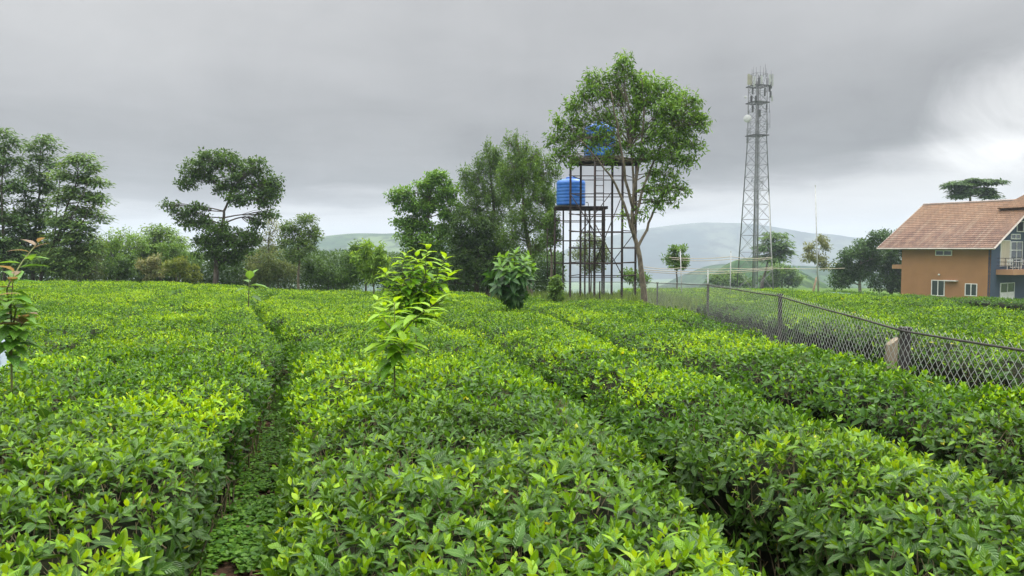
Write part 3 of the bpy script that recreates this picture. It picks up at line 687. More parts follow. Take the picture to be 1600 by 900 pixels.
tree('wispy_tree', 'tallest wispy grey green tree, right of the pair beside the tanks', 42.5, [(832, 452), (828, 390), (818, 320), (812, 260)], [(793, 222, 6, 12), (806, 222, 8, 14), (822, 230, 7, 12), (840, 240, 8, 12), (858, 252, 8, 12), (870, 272, 8, 14), (812, 244, 16, 16), (832, 256, 18, 18), (786, 285, 16, 20), (800, 262, 20, 22), (825, 275, 26, 26), (850, 275, 16, 24), (805, 300, 24, 26), (838, 308, 28, 26), (860, 315, 14, 26), (820, 340, 32, 22), (850, 350, 24, 22), (800, 370, 28, 24), (840, 385, 24, 18), (815, 410, 20, 18)], n=20000, cols=((.034, .082, .020), (.095, .185, .038)), seed=22, rad=.17, bark='bark_pale', group=GT, cpl=15, **U_)
tree('slender_tree', 'slender tree with thin bare stems between the lower tank and the broadleaf shrub', 40, [(858, 455), (862, 400), (866, 350)], [(862, 345, 14, 16), (856, 372, 14, 14), (870, 365, 10, 14)], n=1800, cols=MD, seed=23, rad=.09, bark='bark_pale', leaf=(.14, .04), cluster=.26, style='droop')
# focus tree
tree('mango_tree', 'tall single tree with a bent mottled trunk, rising in front of the upper blue tank', 27.0, [(1006, 476), (1004, 440), (1000, 405), (991, 370), (988, 330), (990, 285), (985, 230)],
     [(975, 98, 17, 12), (960, 118, 18, 12), (990, 118, 16, 12), (925, 124, 18, 11), (935, 144, 20, 12), (910, 150, 12, 10), (1005, 132, 22, 16), (1035, 138, 20, 14), (1062, 152, 20, 14), (1088, 160, 12, 10), (1088, 182, 16, 12), (1102, 195, 10, 8),
      (965, 148, 20, 14), (1000, 162, 28, 18), (1040, 172, 28, 18), (1070, 192, 24, 16), (893, 165, 16, 10), (876, 195, 16, 11), (900, 190, 14, 10), (866, 218, 13, 10), (885, 225, 16, 10), (908, 212, 15, 10), (872, 244, 12, 8), (895, 250, 12, 7),
      (950, 178, 18, 10), (925, 182, 14, 9), (985, 195, 26, 16), (1025, 208, 28, 18), (1060, 222, 26, 14), (1088, 226, 12, 9), (948, 210, 13, 7), (925, 226, 14, 7), (936, 212, 14, 8), (955, 236, 12, 7), (975, 228, 18, 10), (1005, 240, 24, 12), (1045, 246, 24, 12), (1078, 250, 14, 9), (950, 246, 14, 6),
      (1022, 268, 18, 8), (1050, 276, 16, 8), (1012, 296, 12, 7), (1040, 296, 20, 9), (1066, 298, 14, 8), (1022, 316, 16, 8), (1000, 330, 10, 5), (972, 336, 6, 5), (1052, 312, 10, 6)],
     n=12000, cols=((.032, .085, .018), (.11, .22, .038)), seed=24, rad=.115, bark='bark_pale', style='droop', leaf=(.155, .040), cluster=.25, cpl=12, leafmat='leaf',
     stems=[[(992, 375), (975, 320), (958, 285), (930, 250), (905, 225)], [(990, 350), (1004, 290), (1030, 230), (1055, 180)], [(990, 330), (972, 270), (958, 210), (945, 150)], [(996, 390), (1015, 350), (1030, 315), (1055, 292)], [(990, 310), (1000, 240), (1005, 180), (1000, 130)]])
tree('small_tree', 'round small tree seen through the legs of the water tank stands', 52, [(922, 452), (924, 400)], [(922, 378, 20, 14), (908, 398, 16, 14), (938, 398, 16, 14), (924, 415, 22, 12)], n=3600, cols=GY, seed=25, rad=.07, leaf=(.13, .05))
tree('low_bush', 'low dark green bush behind the trunk of the tall single tree', 44, [(990, 452), (992, 436)], [(984, 432, 14, 10), (1002, 436, 14, 10)], n=1500, cols=MD, seed=26, rad=.04, cat='bush')
tree('small_tree', 'small slender tree standing between the tall single tree and the mast', 60, [(1056, 452), (1057, 425), (1058, 395)], [(1058, 391, 13, 7), (1048, 404, 11, 8), (1068, 406, 11, 8), (1058, 414, 14, 7)], n=2000, cols=MD, seed=27, rad=.08, leaf=(.2, .07), cluster=.28)
tree('feathery_tree', 'feathery tree just behind the steel mast with a forked trunk', 130, [(1190, 452), (1196, 425), (1206, 390)], [(1208, 368, 14, 6), (1218, 380, 16, 7), (1198, 386, 14, 7), (1225, 394, 12, 7), (1205, 402, 18, 8)], n=2600, cols=((.03, .08, .03), (.08, .15, .045)), seed=28, rad=.3, style='feather', leaf=(.7, .2), cluster=1.2, cpl=9)
tree('bushy_tree', 'dim bushy tree low behind the right legs of the mast', 150, [(1222, 456), (1222, 430)], [(1215, 425, 18, 12), (1235, 432, 18, 12), (1205, 440, 20, 10)], n=2600, cols=BL, seed=29, rad=.25, leaf=(.5, .25), cluster=1.0)
tree('bushy_tree', 'dim bushy tree low behind the left legs of the mast', 150, [(1135, 456), (1135, 440)], [(1125, 438, 16, 9), (1145, 436, 16, 10), (1160, 442, 16, 8)], n=2400, cols=BL, seed=39, rad=.25, leaf=(.5, .25), cluster=1.0)
tree('sparse_tree', 'sparse greyish tree behind the tallest white pole', 76, [(1277, 456), (1277, 425), (1280, 390)], [(1285, 376, 10, 8), (1268, 386, 11, 7), (1292, 386, 9, 6), (1262, 402, 10, 6), (1280, 404, 16, 8), (1290, 414, 10, 6)], n=1900, cols=((.06, .085, .05), (.14, .17, .10)), seed=30, rad=.11, leaf=(.22, .08), cluster=.34, bark='bark_pale')
GR = 'dark trees left of the orange house'
tree('dense_tree', 'feathery topped dark tree, left one beside the orange house', 84, [(1345, 462), (1343, 430), (1350, 390)], [(1368, 368, 16, 8), (1352, 385, 20, 12), (1330, 398, 20, 12), (1318, 420, 18, 14), (1340, 425, 26, 18), (1312, 440, 16, 12), (1365, 405, 22, 18)], n=8500, cols=((.018, .050, .018), (.045, .098, .030)), seed=31, rad=.2, leaf=(.26, .11), cluster=.6, group=GR, bark='bark_white', cpl=12)
tree('dense_tree', 'dark tree partly hidden by the left wall of the orange house', 88, [(1392, 466), (1392, 430), (1392, 390)], [(1392, 372, 16, 10), (1405, 392, 18, 18), (1380, 400, 18, 18), (1395, 420, 26, 20), (1378, 440, 24, 16), (1410, 440, 20, 18), (1425, 380, 14, 10)], n=8500, cols=((.016, .045, .018), (.040, .090, .028)), seed=32, rad=.2, leaf=(.26, .11), cluster=.6, group=GR, cpl=12)
tree('flat_topped_tree', 'flat topped dark tree showing above the red roof ridge', 100, [(1512, 440), (1514, 360), (1516, 315), (1516, 296)], [(1494, 288, 16, 5), (1520, 284, 20, 6), (1545, 283, 14, 4), (1505, 298, 16, 5), (1535, 297, 18, 5), (1548, 305, 10, 3), (1496, 305, 9, 3)], n=5200, cols=((.02, .055, .02), (.05, .105, .032)), seed=33, rad=.28, style='feather', leaf=(.45, .13), cluster=.7, cpl=13)
tree('vine_clump', 'cone shaped clump of climbing vine at the left end of the back fence', 28.2, [(868, 474), (869, 440)], [(869, 438, 7, 8), (868, 450, 11, 9), (868, 462, 15, 9)], n=2600, cols=((.04, .09, .025), (.10, .19, .05)), seed=34, rad=.03, leaf=(.08, .05), cluster=.12, cat='vine')

# ------------------------------------------------------------------ saplings and shrubs standing in the tea
def sapling(name, label, Y, stems, leafL, leafW, cols, nper, seed, cat='sapling', droop=.45, tipcol=None, rad=.007, up=.75, lod=0, step=2.4):
    """stems: lists of photo pixels, base first"""
    rg = np.random.default_rng(seed); b = P(*stems[0][0], Y); bz = float(G(b[0], Y))
    root = thing(name, label, cat, (b[0], Y, bz)); st = MB(); acc = Leaves()
    for si, stem in enumerate(stems):
        yo = 0 if si == 0 else rg.normal(0, .10)*len(stem)
        pts = np.array([P(px, py, Y) for px, py in stem]); pts[1:, 1] += np.linspace(0, yo, len(pts)-1) if len(pts) > 2 else yo
        t = np.linspace(0, 1, 14); tt = np.linspace(0, 1, len(pts)); q = np.stack([np.interp(t, tt, pts[:, k]) for k in range(3)], -1)
        if si == 0: q = np.vstack([[b[0], Y, bz], q])
        st.tube(q, np.linspace(rad, rad*.35, len(q)), 6)
        qq = q[1:] if si == 0 else q
        k = nper; f = np.linspace(.06, 1.0, k); ti = np.linspace(0, 1, len(qq))
        pos = np.stack([np.interp(f, ti, qq[:, j]) for j in range(3)], -1)
        ph = np.arange(k)*step+rg.uniform(0, 6)+rg.normal(0, .25, k)
        rise = up*(f-.25)+rg.normal(0, .14, k)
        rise[-3:] += .5
        d = np.stack([np.cos(ph), np.sin(ph), rise], -1)
        L = leafL*rg.uniform(.75, 1.15, k)*np.where(f > .85, .7, 1); m = np.clip(f*1.1-.1+rg.normal(0, .12, k), 0, 1)[:, None]
        c = np.array(cols[0])*(1-m)+np.array(cols[1])*m
        if tipcol is not None: c = np.where(f[:, None] > .78, np.array(tipcol)*rg.uniform(.8, 1.25, (k, 1)), c)
        acc.add(pos, d, np.tile([0, 0, 1.], (k, 1)), L, L*leafW*rg.uniform(.9, 1.1, k), rg.uniform(.5, 1.2, k)*droop, rg.uniform(.15, .45, k), c, lod)
    acc.build('leaves', M['leaf_gloss'], root); st.build('stem', M['greenstem'], root, smooth=True)
    return root
BR = ((.12, .30, .018), (.30, .50, .014))
sapling('sapling', 'bright green sapling with long drooping leaves rising from the central tea hedge', 5.4, [[(617, 612), (616, 560), (617, 510), (616, 472)], [(617, 535), (640, 505), (665, 485), (690, 467)], [(617, 575), (604, 545), (600, 528)], [(617, 560), (632, 540), (640, 528)], [(617, 520), (600, 500), (590, 484)]], .18, .38, BR, 18, 41, step=2.2, up=.85, droop=.55)
sapling('leafy_shrub', 'bushy bright yellow green shrub behind the drooping leaved sapling', 8.0,
        [[(650, 520), (650, 470), (652, 430), (650, 392)], [(650, 490), (625, 465), (602, 446)], [(650, 480), (675, 450), (690, 420), (700, 402)], [(650, 470), (665, 430), (672, 405), (682, 386)], [(650, 470), (632, 440), (628, 415), (636, 396)],
         [(655, 490), (690, 470), (703, 455)], [(650, 470), (640, 430), (658, 408)], [(650, 490), (612, 475), (598, 466)], [(650, 490), (680, 480), (698, 472)], [(650, 480), (668, 460), (676, 440)], [(648, 480), (630, 460), (622, 440)], [(650, 480), (660, 465), (655, 448)], [(650, 500), (620, 490), (606, 484)], [(650, 500), (676, 495), (692, 488)], [(650, 470), (612, 440), (600, 424)], [(655, 470), (688, 445), (704, 428)]],
        .17, .42, BR, 24, 42, cat='shrub', step=2.4, rad=.008, up=.7, droop=.45)
tree('young_tree', 'pale young tree with drooping leaves behind the bushy yellow green shrub', 36, [(584, 470), (583, 430), (582, 395)], [(574, 388, 12, 8), (592, 394, 12, 9), (562, 402, 12, 9), (600, 410, 12, 9), (580, 408, 14, 10), (586, 428, 18, 10), (570, 422, 12, 8)], n=1500, cols=((.05, .12, .02), (.15, .27, .04)), seed=43, rad=.04, style='droop', leaf=(.24, .05), cluster=.22, cpl=8)
sapling('sapling', 'tiny sapling with a few broad leaves above the left tea field', 20, [[(388, 480), (389, 450), (391, 428)]], .46, .5, ((.08, .18, .04), (.15, .30, .05)), 10, 44, rad=.02, droop=.3, lod=1)
sapling('red_tipped_sapling', 'sapling with reddish young leaves at the left picture edge', 5.2, [[(18, 590), (18, 520), (17, 470), (22, 425)], [(18, 500), (10, 450), (6, 410), (4, 378)], [(18, 520), (26, 480), (34, 448)], [(18, 560), (6, 520), (-4, 500)], [(18, 545), (30, 515), (38, 505)]], .175, .52, ((.09, .24, .03), (.17, .33, .04)), 17, 45, up=.6, tipcol=(.24, .165, .11), rad=.008)
def broad_shrub():
    rg = np.random.default_rng(46); Y = 19.0; b = P(800, 484, Y); bz = float(G(b[0], Y))
    root = thing('broadleaf_shrub', 'dome shaped dark green shrub with big glossy leaves standing in the tea', 'shrub', (b[0], Y, bz)); st = MB(); acc = Leaves()
    s = MPP(Y); c0 = P(801, 434, Y)
    st.tube([[b[0], Y, bz], [b[0]+.02, Y, bz+.6], c0], [.05, .04, .03], 8)
    nb = 46
    for k in range(nb):
        v = norm(rg.normal(0, 1, (1, 3)))[0]; v[2] = v[2]*.9+.05; v = v/np.linalg.norm(v)
        tip = c0+v*np.array([42*s, 42*s, 43*s])*rg.uniform(.72, 1.0)
        if v[2] < -.2: tip[:2] = c0[:2]+(tip[:2]-c0[:2])*.72
        cp = curve_pts(c0-np.array([0, 0, .25]), tip, 6, rg, .06, .05); st.tube(cp, np.linspace(.02, .008, 6), 5, False)
        kk = 11; ph = np.arange(kk)*2.4+rg.uniform(0, 6); ax = norm(v+np.array([0, 0, .9]))
        e1 = norm(np.cross(ax, [.1, 1, .2])); e2 = np.cross(ax, e1); f = np.linspace(0, 1, kk); th = .5+1.05*f
        d = np.cos(th)[:, None]*ax+np.sin(th)[:, None]*(np.cos(ph)[:, None]*e1+np.sin(ph)[:, None]*e2)
        pos = tip-ax*(f*.16)[:, None]; L = .30*(.6+.5*f)*rg.uniform(.85, 1.15, kk)
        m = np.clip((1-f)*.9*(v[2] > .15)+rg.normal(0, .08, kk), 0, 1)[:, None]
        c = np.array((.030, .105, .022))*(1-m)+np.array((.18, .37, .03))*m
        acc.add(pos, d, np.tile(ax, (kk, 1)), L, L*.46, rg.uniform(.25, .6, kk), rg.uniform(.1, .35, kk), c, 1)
    acc.build('leaves', M['leaf_gloss'], root); st.build('stem', M['bark'], root, smooth=True)
broad_shrub()

# plastic sack at the left edge
def sack():
    m = mat_plain('woven white plastic', (.42, .50, .64), (.50, .57, .68), 30, .5, bump=.3)
    c = P(-22, 560, 7.2); z0 = float(G(c[0], 7.2)); rg = np.random.default_rng(3)
    root = thing('plastic_sack', 'white filled plastic sack half hidden behind the red tipped sapling', 'sack', (c[0], 7.2, z0))
    top = P(0, 487, 7.2)[2]-z0; na, nz = 28, 18
    a = np.arange(na)*2*math.pi/na; t = np.linspace(0, 1, nz); r = .21*np.interp(t, [0, .12, .5, .8, .92, 1], [.7, 1, 1.05, .85, .45, .38])
    rr = r[:, None]*(1+.05*np.sin(a*3+t[:, None]*5)+.03*np.sin(a*9+t[:, None]*14)*(t[:, None]))
    v = np.stack([c[0]+rr*np.cos(a), 7.2+rr*.8*np.sin(a), z0+np.repeat((t*top)[:, None], na, 1)], -1).reshape(-1, 3)
    q = [(i*na+j, i*na+(j+1) % na, (i+1)*na+(j+1) % na, (i+1)*na+j) for i in range(nz-1) for j in range(na)]
    v = np.vstack([v, [c[0], 7.2, z0+top]]); t_ = [((nz-1)*na+j, (nz-1)*na+(j+1) % na, nz*na) for j in range(na)]
    mesh_np('bag', v, t_, q, m, root); 
    mb = MB(); mb.tube([[c[0]+.092*math.cos(x), 7.2+.075*math.sin(x), z0+top*.935] for x in np.linspace(0, 6.283, 20)], .008, 5)
    mb.build('tie', M['twig'], root, smooth=True)
sack()

# ------------------------------------------------------------------ chain link fence
def fence():
    wire = mat_plain('galvanised wire', (.56, .58, .56), (.44, .46, .44), 20, .5, .3)
    dark = mat_plain('weathered dark iron', (.035, .033, .032), (.065, .055, .048), 12, .75, .2)
    root = thing('chain_link_fence', 'galvanised chain link fence with dark posts crossing the tea field on the right', 'fence', (3.6, 7, float(G(3.6, 7))))
    HT = 1.30; pts = np.array(FENCE+[(3.3, 28.9), (1.6, 29.2)])
    ps = [(1410, 515, 7.0), (1215, 462, 11.0), (1108, 445, 17.0), (1028, 442, 25.0)]
    s = np.concatenate([[0], np.cumsum(np.linalg.norm(np.diff(pts, axis=0), axis=1))])
    # height of the top rail along s, following the photograph's posts
    hz = [1.28, 1.27, 1.26]+[None]*4+[None, None, None]
    tops = []
    for (x, y), h in zip(pts, hz):
        g = float(G(x, y)); tops.append(g+1.27)
    tops = np.array(tops)
    for (px, py, Y) in ps:
        i = int(np.argmin(np.abs(pts[:8, 1]-Y))); tops[i] = P(px, py, Y)[2]; print('fence top', Y, tops[i]-float(G(pts[i][0], Y)), 'x', P(px, py, Y)[0], pts[i][0])
    tops[0] = 1.16; tops[1] = 1.10; tops[2] = 1.04
    tops[7:] = [P(1000, 441, 28.6)[2]]*3
    X = lambda q: np.interp(q, s, pts[:, 0]); Yf = lambda q: np.interp(q, s, pts[:, 1]); Zt = lambda q: np.interp(q, s, tops)-.008*np.sin(np.pi*((q/3.0) % 1))
    wv = .05; dz = .05; n = int(s[-1]/wv); rw = .0026; V = []; Q = []; n0 = 0
    rgf = np.random.default_rng(2)
    for i in range(int(2.2/wv), n-1):
        s0 = i*wv; rw = .0026-.0011*float(sst(6, 15, Yf(s0))); hj = int(1.30/dz)
        j = np.arange(hj+1)
        if i % 2 == 0: sj = s0+(j % 2)*wv
        else: sj = s0+wv-(j % 2)*wv
        sj = sj+.006*np.sin(s0*1.3+j*.4)
        z = Zt(s0+.025)+.045-j*dz
        p = np.stack([X(sj), Yf(sj), z], -1)
        nrm_ = np.array([1., 0.05, 0]); tg = np.array([0, 1., 0]) if Yf(s0) < 28.4 else np.array([1., 0, 0])
        if Yf(s0) >= 28.4: nrm_ = np.array([0, 1., 0])
        p = p+nrm_*(((j % 2)*2-1)*.002)[:, None]
        ring = [nrm_*rw, -nrm_*rw*.5+tg*rw*.87, -nrm_*rw*.5-tg*rw*.87]
        v = (p[:, None]+np.array(ring)[None]).reshape(-1, 3); V.append(v)
        k = np.arange(hj)[:, None]*3; a = np.arange(3); b = (a+1) % 3
        Q.append(np.stack([k+a, k+b, k+3+b, k+3+a], -1).reshape(-1, 4)+n0); n0 += len(v)
    mesh_np('wire_mesh', np.vstack(V), None, np.vstack(Q), wire, root)
    q = np.linspace(2.0, s[-1], 220); mb = MB(); mb.tube(np.stack([X(q), Yf(q), Zt(q)], -1), .010, 6); mb.build('top_rail', dark, root, smooth=True)
    posts = [(pts[2][0], 3.9), (pts[3][0], 7.0), (pts[4][0], 11.0), (pts[5][0], 17.0), (pts[6][0], 25.0), (4.85, 28.6), (3.3, 28.9), (1.65, 29.2)]
    for i, (x, y) in enumerate(posts):
        sp_ = s[np.argmin(np.hypot(pts[:, 0]-x, pts[:, 1]-y))]; zt = float(Zt(sp_)) if i else float(np.interp(3.9, [4, 7], [tops[2], tops[3]]))
        g = float(G(x, y)); mb = MB(); wd = .07 if i == 1 else .045
        mb.box((x+.045, y, (g+zt)/2), (wd, wd, zt-g+.03)); mb.box((x+.045, y, zt+.02), (wd+.02, wd+.02, .02)); mb.build('post', dark, root)
    # pale timber stump next to the second post
    st = mat_plain('weathered pale timber', (.34, .28, .20), (.20, .16, .11), 18, .9, bump=.5, stretch=(1, 1, .2))
    x, y = pts[3][0]+.10, 7.35; g = float(G(x, y)); zt = P(1400, 533, 7.35)[2]
    mb = MB(); a = np.arange(9)*2*math.pi/9; prof = []
    rr = .05; v = []
    for k, z in enumerate([g-.05, g+.4, zt-.05, zt]):
        for t in a: v.append((x+rr*math.cos(t)*(1+.15*math.sin(2*t+k)), y+rr*math.sin(t), z+(.04*math.cos(t) if k > 1 else 0)))
    v.append((x, y, zt+.01)); qd = [(i*9+j, i*9+(j+1) % 9, (i+1)*9+(j+1) % 9, (i+1)*9+j) for i in range(3) for j in range(9)]
    o = mesh_np('timber_post', v, [(27+j, 27+(j+1) % 9, 36) for j in range(9)], qd, st, smooth=False)
    tag(o, 'short pale weathered timber post behind the fence beside its nearest dark iron post', 'post')
fence()

# ------------------------------------------------------------------ water tanks on steel stands
iron = mat_plain('rusty dark steel', (.025, .022, .022), (.06, .038, .030), 5, .75, .3)
blue = mat_plain('blue moulded plastic', (.014, .125, .46), (.045, .17, .50), 3, .35, spec=.5)
def tank(label, px, py_top, py_bot, wpx, Y):
    c = P(px, py_bot, Y); h = (py_bot-py_top)*MPP(Y); r = wpx*MPP(Y)/2
    root = thing('water_tank', label, 'water tank', c, 0, 'blue plastic water tanks')
    prof = [(0.01, 0), (r*.97, 0)]; hb = h*.82; nr = 7
    for k in range(nr):
        z0 = hb*k/nr; z1 = hb*(k+1)/nr
        prof += [(r*.985, z0+.01), (r, z0+(z1-z0)*.22), (r, z0+(z1-z0)*.78), (r*.985, z1-.01)]
    prof += [(r*.98, hb), (r*.93, hb+h*.06), (r*.6, hb+h*.12), (r*.32, hb+h*.14), (r*.31, hb+h*.15)]
    MB().lathe(prof, c).build('body', blue, root, smooth=True)
    MB().lathe([(r*.33, hb+h*.145), (r*.35, hb+h*.15), (r*.35, hb+h*.18), (r*.3, hb+h*.20), (.005, hb+h*.21)], c, 24).build('lid', blue, root, smooth=True)
    mb = MB(); a = c+np.array([r*1.0, -r*.2, h*.1]); mb.tube([a, a+[.12, 0, 0], a+[.14, 0, -.1], a+[.14, 0, -.9]], .02, 6); mb.build('outlet_pipe', iron, root, smooth=True)
def leg(mb, a, b, w_=.05): mb.tube([a, b], w_, 4)
def stand(label, front, back, Yf, Yb, py_plat, rails, diag, plat, ladder, lrad=.06):
    f0 = P(front[0], py_plat, Yf); root = thing('tank_stand', label, 'water tower stand', (f0[0], Yf, float(G(f0[0], Yf))), 0, 'steel stands under the water tanks')
    z = P(front[0], py_plat, Yf)[2]
    for px, Y in [(p, Yf) for p in front]+[(p, Yb) for p in back]:
        x = PX(px, Y); g = float(G(x, Y)); mb = MB(); mb.box((x, Y, (g+z)/2), (lrad*1.6, lrad*1.6, z-g)); mb.box((x, Y, g+.01), (.25, .25, .03)); mb.build('leg', iron, root)
    xa, xb = PX(plat[0], (Yf+Yb)/2), PX(plat[1], (Yf+Yb)/2)
    mb = MB(); nb = 12
    for k in range(nb): mb.box(((xa+xb)/2, Yf-.1+(Yb-Yf+.2)*(k+.5)/nb, z+.045), (xb-xa, (Yb-Yf+.2)/nb-.03, .03))
    mb.box(((xa+xb)/2, Yf, z-.03), (xb-xa, .07, .11)); mb.box(((xa+xb)/2, Yb, z-.03), (xb-xa, .07, .11))
    for x in np.linspace(xa+.06, xb-.06, 4): mb.box((x, (Yf+Yb)/2, z-.032), (.06, Yb-Yf-.08, .10))
    mb.build('platform', iron, root)
    for py in rails:
        mb = MB(); zr = P(front[0], py, Yf)[2]; fx = [PX(p, Yf) for p in front]; bx = [PX(p, Yb) for p in back]
        mb.tube([(fx[0], Yf-.06, zr), (fx[-1], Yf-.06, zr)], .022, 5); mb.tube([(bx[0], Yb+.06, zr), (bx[-1], Yb+.06, zr)], .022, 5)
        mb.tube([(fx[0]-.06, Yf, zr+.05), (bx[0]-.06, Yb, zr+.05)], .022, 5); mb.tube([(fx[-1]+.06, Yf, zr+.05), (bx[-1]+.06, Yb, zr+.05)], .022, 5); mb.build('rail', iron, root, smooth=True)
    for (p1, y1, p2, y2, Y) in diag:
        mb = MB(); mb.tube([P(p1, y1, Y), P(p2, y2, Y)], .022, 5); mb.build('diagonal_brace', iron, root, smooth=True)
    if ladder:
        p1, p2, yt, yb, Y = ladder; mb = MB(); A, B = P(p1, yt, Y), P(p2, yt, Y); C, D = P(p1, yb, Y), P(p2, yb, Y)
        mb.tube([A, C], .024, 5); mb.tube([B, D], .024, 5)
        for t in np.arange(.03, 1, .33/(A[2]-C[2])): mb.tube([A+(C-A)*t, B+(D-B)*t], .014, 5)
        mb.build('ladder', iron, root, smooth=True)
stand('taller dark steel stand with a ladder carrying the upper blue tank behind the tree', (891, 929, 972), (907, 956, 993), 35.0, 37.0, 249, (275, 303, 335, 362, 388, 412, 433), [(891, 303, 929, 362, 34.9), (955, 412, 993, 362, 37.1), (972, 305, 930, 410, 34.9), (930, 350, 975, 436, 34.9), (956, 300, 908, 362, 37.1)], (889, 1000), (929, 943, 250, 432, 34.7))
stand('lower dark steel stand carrying the left blue tank', (867, 914, 944), (880, 921, 941), 38.6, 40.4, 324, (345, 376, 412), [(914, 330, 943, 410, 38.5)], (866, 946), (855, 866, 356, 436, 38.4), .05)
tank('upper blue plastic water tank half hidden by the tree crown', 937, 193, 246, 49, 36.0)
tank('lower left blue plastic water tank in clear view beside the wispy tree', 892, 278, 321, 45, 39.4)

# ------------------------------------------------------------------ telecom mast
def mast():
    steel = mat_plain('galvanised steel', (.20, .205, .21), (.13, .135, .14), 1.5, .6, .4)
    dark = mat_plain('dark steel', (.06, .06, .065), (.10, .10, .10), 2, .7, .2)
    pale = mat_plain('pale antenna plastic', (.40, .41, .40), (.32, .33, .32), 2, .5)
    beige = mat_plain('beige antenna plastic', (.34, .33, .25), (.28, .27, .2), 2, .6)
    Y = 120.0; cb = P(1179.5, 452, Y); zb = float(G(cb[0], Y)); ct = P(1184.5, 116, Y); zt = ct[2]; zw = P(1183, 213, Y)[2]
    root = thing('telecom_mast', 'tall lattice steel telecom mast crowded with antennas', 'telecom mast', (cb[0], Y, zb))
    rot = R(20)
    def ctr(z):
        t = (z-zb)/(zt-zb); return np.array([cb[0]+(ct[0]-cb[0])*t, Y, z])
    def hw(z): return float(np.interp(z, [zb, zw, zt], [1.95, 1.0, 1.0]))
    def corner(k, z):
        a = rot+math.pi/4+k*math.pi/2; r = hw(z)*math.sqrt(2); return ctr(z)+np.array([r*math.cos(a), r*math.sin(a), 0])
    for k in range(4): MB().tube([corner(k, zb), corner(k, zw), corner(k, zt)], [.10, .08, .07], 6).build('leg', steel, root, smooth=True)
    lv = [zb]; 
    while lv[-1] < zt-1.2: lv.append(lv[-1]+max(1.5, hw(lv[-1])*1.55))
    lv[-1] = zt; mb = MB()
    for a, b in zip(lv[:-1], lv[1:]):
        for k in range(4):
            mb.tube([corner(k, a), corner((k+1) % 4, b)], .028, 4, False); mb.tube([corner((k+1) % 4, a), corner(k, b)], .028, 4, False)
            mb.tube([corner(k, b), corner((k+1) % 4, b)], .03, 4, False)
    mb.build('lattice_bracing', steel, root)
    mb = MB(); o = np.array([.25, .1, 0])
    for s_ in (-.2, .2): mb.tube([ctr(zb)+o+[s_, 0, 0], ctr(zt)+o+[s_, 0, 0]], .03, 4)
    for z in np.arange(zb+.3, zt, .45): mb.tube([ctr(z)+o+[-.2, 0, 0], ctr(z)+o+[.2, 0, 0]], .02, 4, False)
    mb.build('ladder', steel, root)
    mb = MB(); 
    for k in range(5): mb.tube([ctr(zb)+[-.15+.09*k, .35, 0], ctr(zt-1)+[-.15+.09*k, .35, 0]], .03, 4)
    mb.build('cable_run', dark, root)
    for py in (212, 161, 135):
        z = P(1184, py, Y)[2]; mb = MB(); h = hw(z)+.25; c = ctr(z)
        for s_ in (-1, 1):
            mb.box(c+[s_*h*math.cos(rot), s_*h*math.sin(rot), 0], (.16, 2*h, .12), rot); mb.box(c+[-s_*h*math.sin(rot), s_*h*math.cos(rot), 0.002], (2*h-.2, .16, .12), rot)
        for s_ in (-.5, 0, .5): mb.box(c+[s_*h*math.cos(rot), s_*h*math.sin(rot), -.003], (.1, 2*h-.3, .08), rot)
        mb.build('platform', dark, root)
    m_ = MPP(Y)
    def antenna(px, py1, py2, wd, mat, name, yo=0.0, arm=True):
        a, b = P(px, py1, Y+yo), P(px, py2, Y+yo); mb = MB(); mb.box((a+b)/2, (wd, .18, a[2]-b[2]))
        e = .02; mb.box([(a[0]), a[1], a[2]+.02], (wd*.8, .14, .05)); mb.box([(a[0]), a[1], b[2]-.02], (wd*.8, .14, .05))
        o = mb.build(name, mat, root)
        if arm:
            ar = MB()
            for z in (a[2]-(a[2]-b[2])*.2, b[2]+(a[2]-b[2])*.2): ar.tube([(a[0], a[1]+.1, z), ctr(z)+[np.sign(a[0]-ctr(z)[0])*1.0, 0, 0]], .035, 4)
            ar.tube([(a[0], a[1]+.14, a[2]+.2), (a[0], a[1]+.14, b[2]-.2)], .035, 4); ar.build('bracket', dark, o, world=False)
    for px, a, b, wd, mt, yo in [(1170, 116, 132, .40, beige, -.8), (1174, 118, 133, .30, beige, .6), (1179, 120, 135, .26, pale, -1.3), (1207, 116, 134, .24, pale, 0), (1203, 117, 131, .26, pale, -.9), (1202.5, 134, 143, .3, dark, .3),
                                 (1168.5, 126, 131, .22, pale, .2), (1206, 150, 158, .25, pale, -.4), (1176, 137, 147, .24, dark, -1.0), (1190, 118, 131, .22, pale, -1.4), (1195, 138, 150, .22, dark, -1.2), (1174, 150, 160, .3, dark, -.6), (1204, 143, 152, .24, dark, -.8), (1181, 150, 159, .28, dark, -1.3), (1199, 122, 136, .26, dark, .7), (1186, 122, 134, .24, dark, -1.5), (1176, 165, 175, .26, dark, -.8), (1198, 163, 171, .22, dark, .4), (1187, 172, 182, .3, dark, -1.2), (1205, 128, 138, .2, dark, 1.0)]:
        antenna(px, a, b, wd, mt, 'panel_antenna', yo)
    for px, a, b in [(1177, 104, 118), (1182, 105, 120), (1193, 105, 120), (1198, 107, 120), (1188, 103, 118), (1200, 176, 204), (1203, 172, 200), (1166.5, 200, 224), (1169, 198, 222), (1169, 150, 186), (1202, 150, 176), (1172, 190, 214), (1199, 186, 208), (1175, 108, 122), (1205, 110, 124), (1196, 100, 118)]:
        mb = MB(); A, B = P(px, a, Y), P(px, b, Y); mb.tube([A, B], .035, 5)
        if a > 140:
            for z in (A[2]-.3, B[2]+.6): mb.tube([(A[0], Y, z), ctr(z)+[np.sign(A[0]-ctr(z)[0])*.9, 0, 0]], .03, 4)
        mb.build('whip_antenna', steel, root, smooth=True)
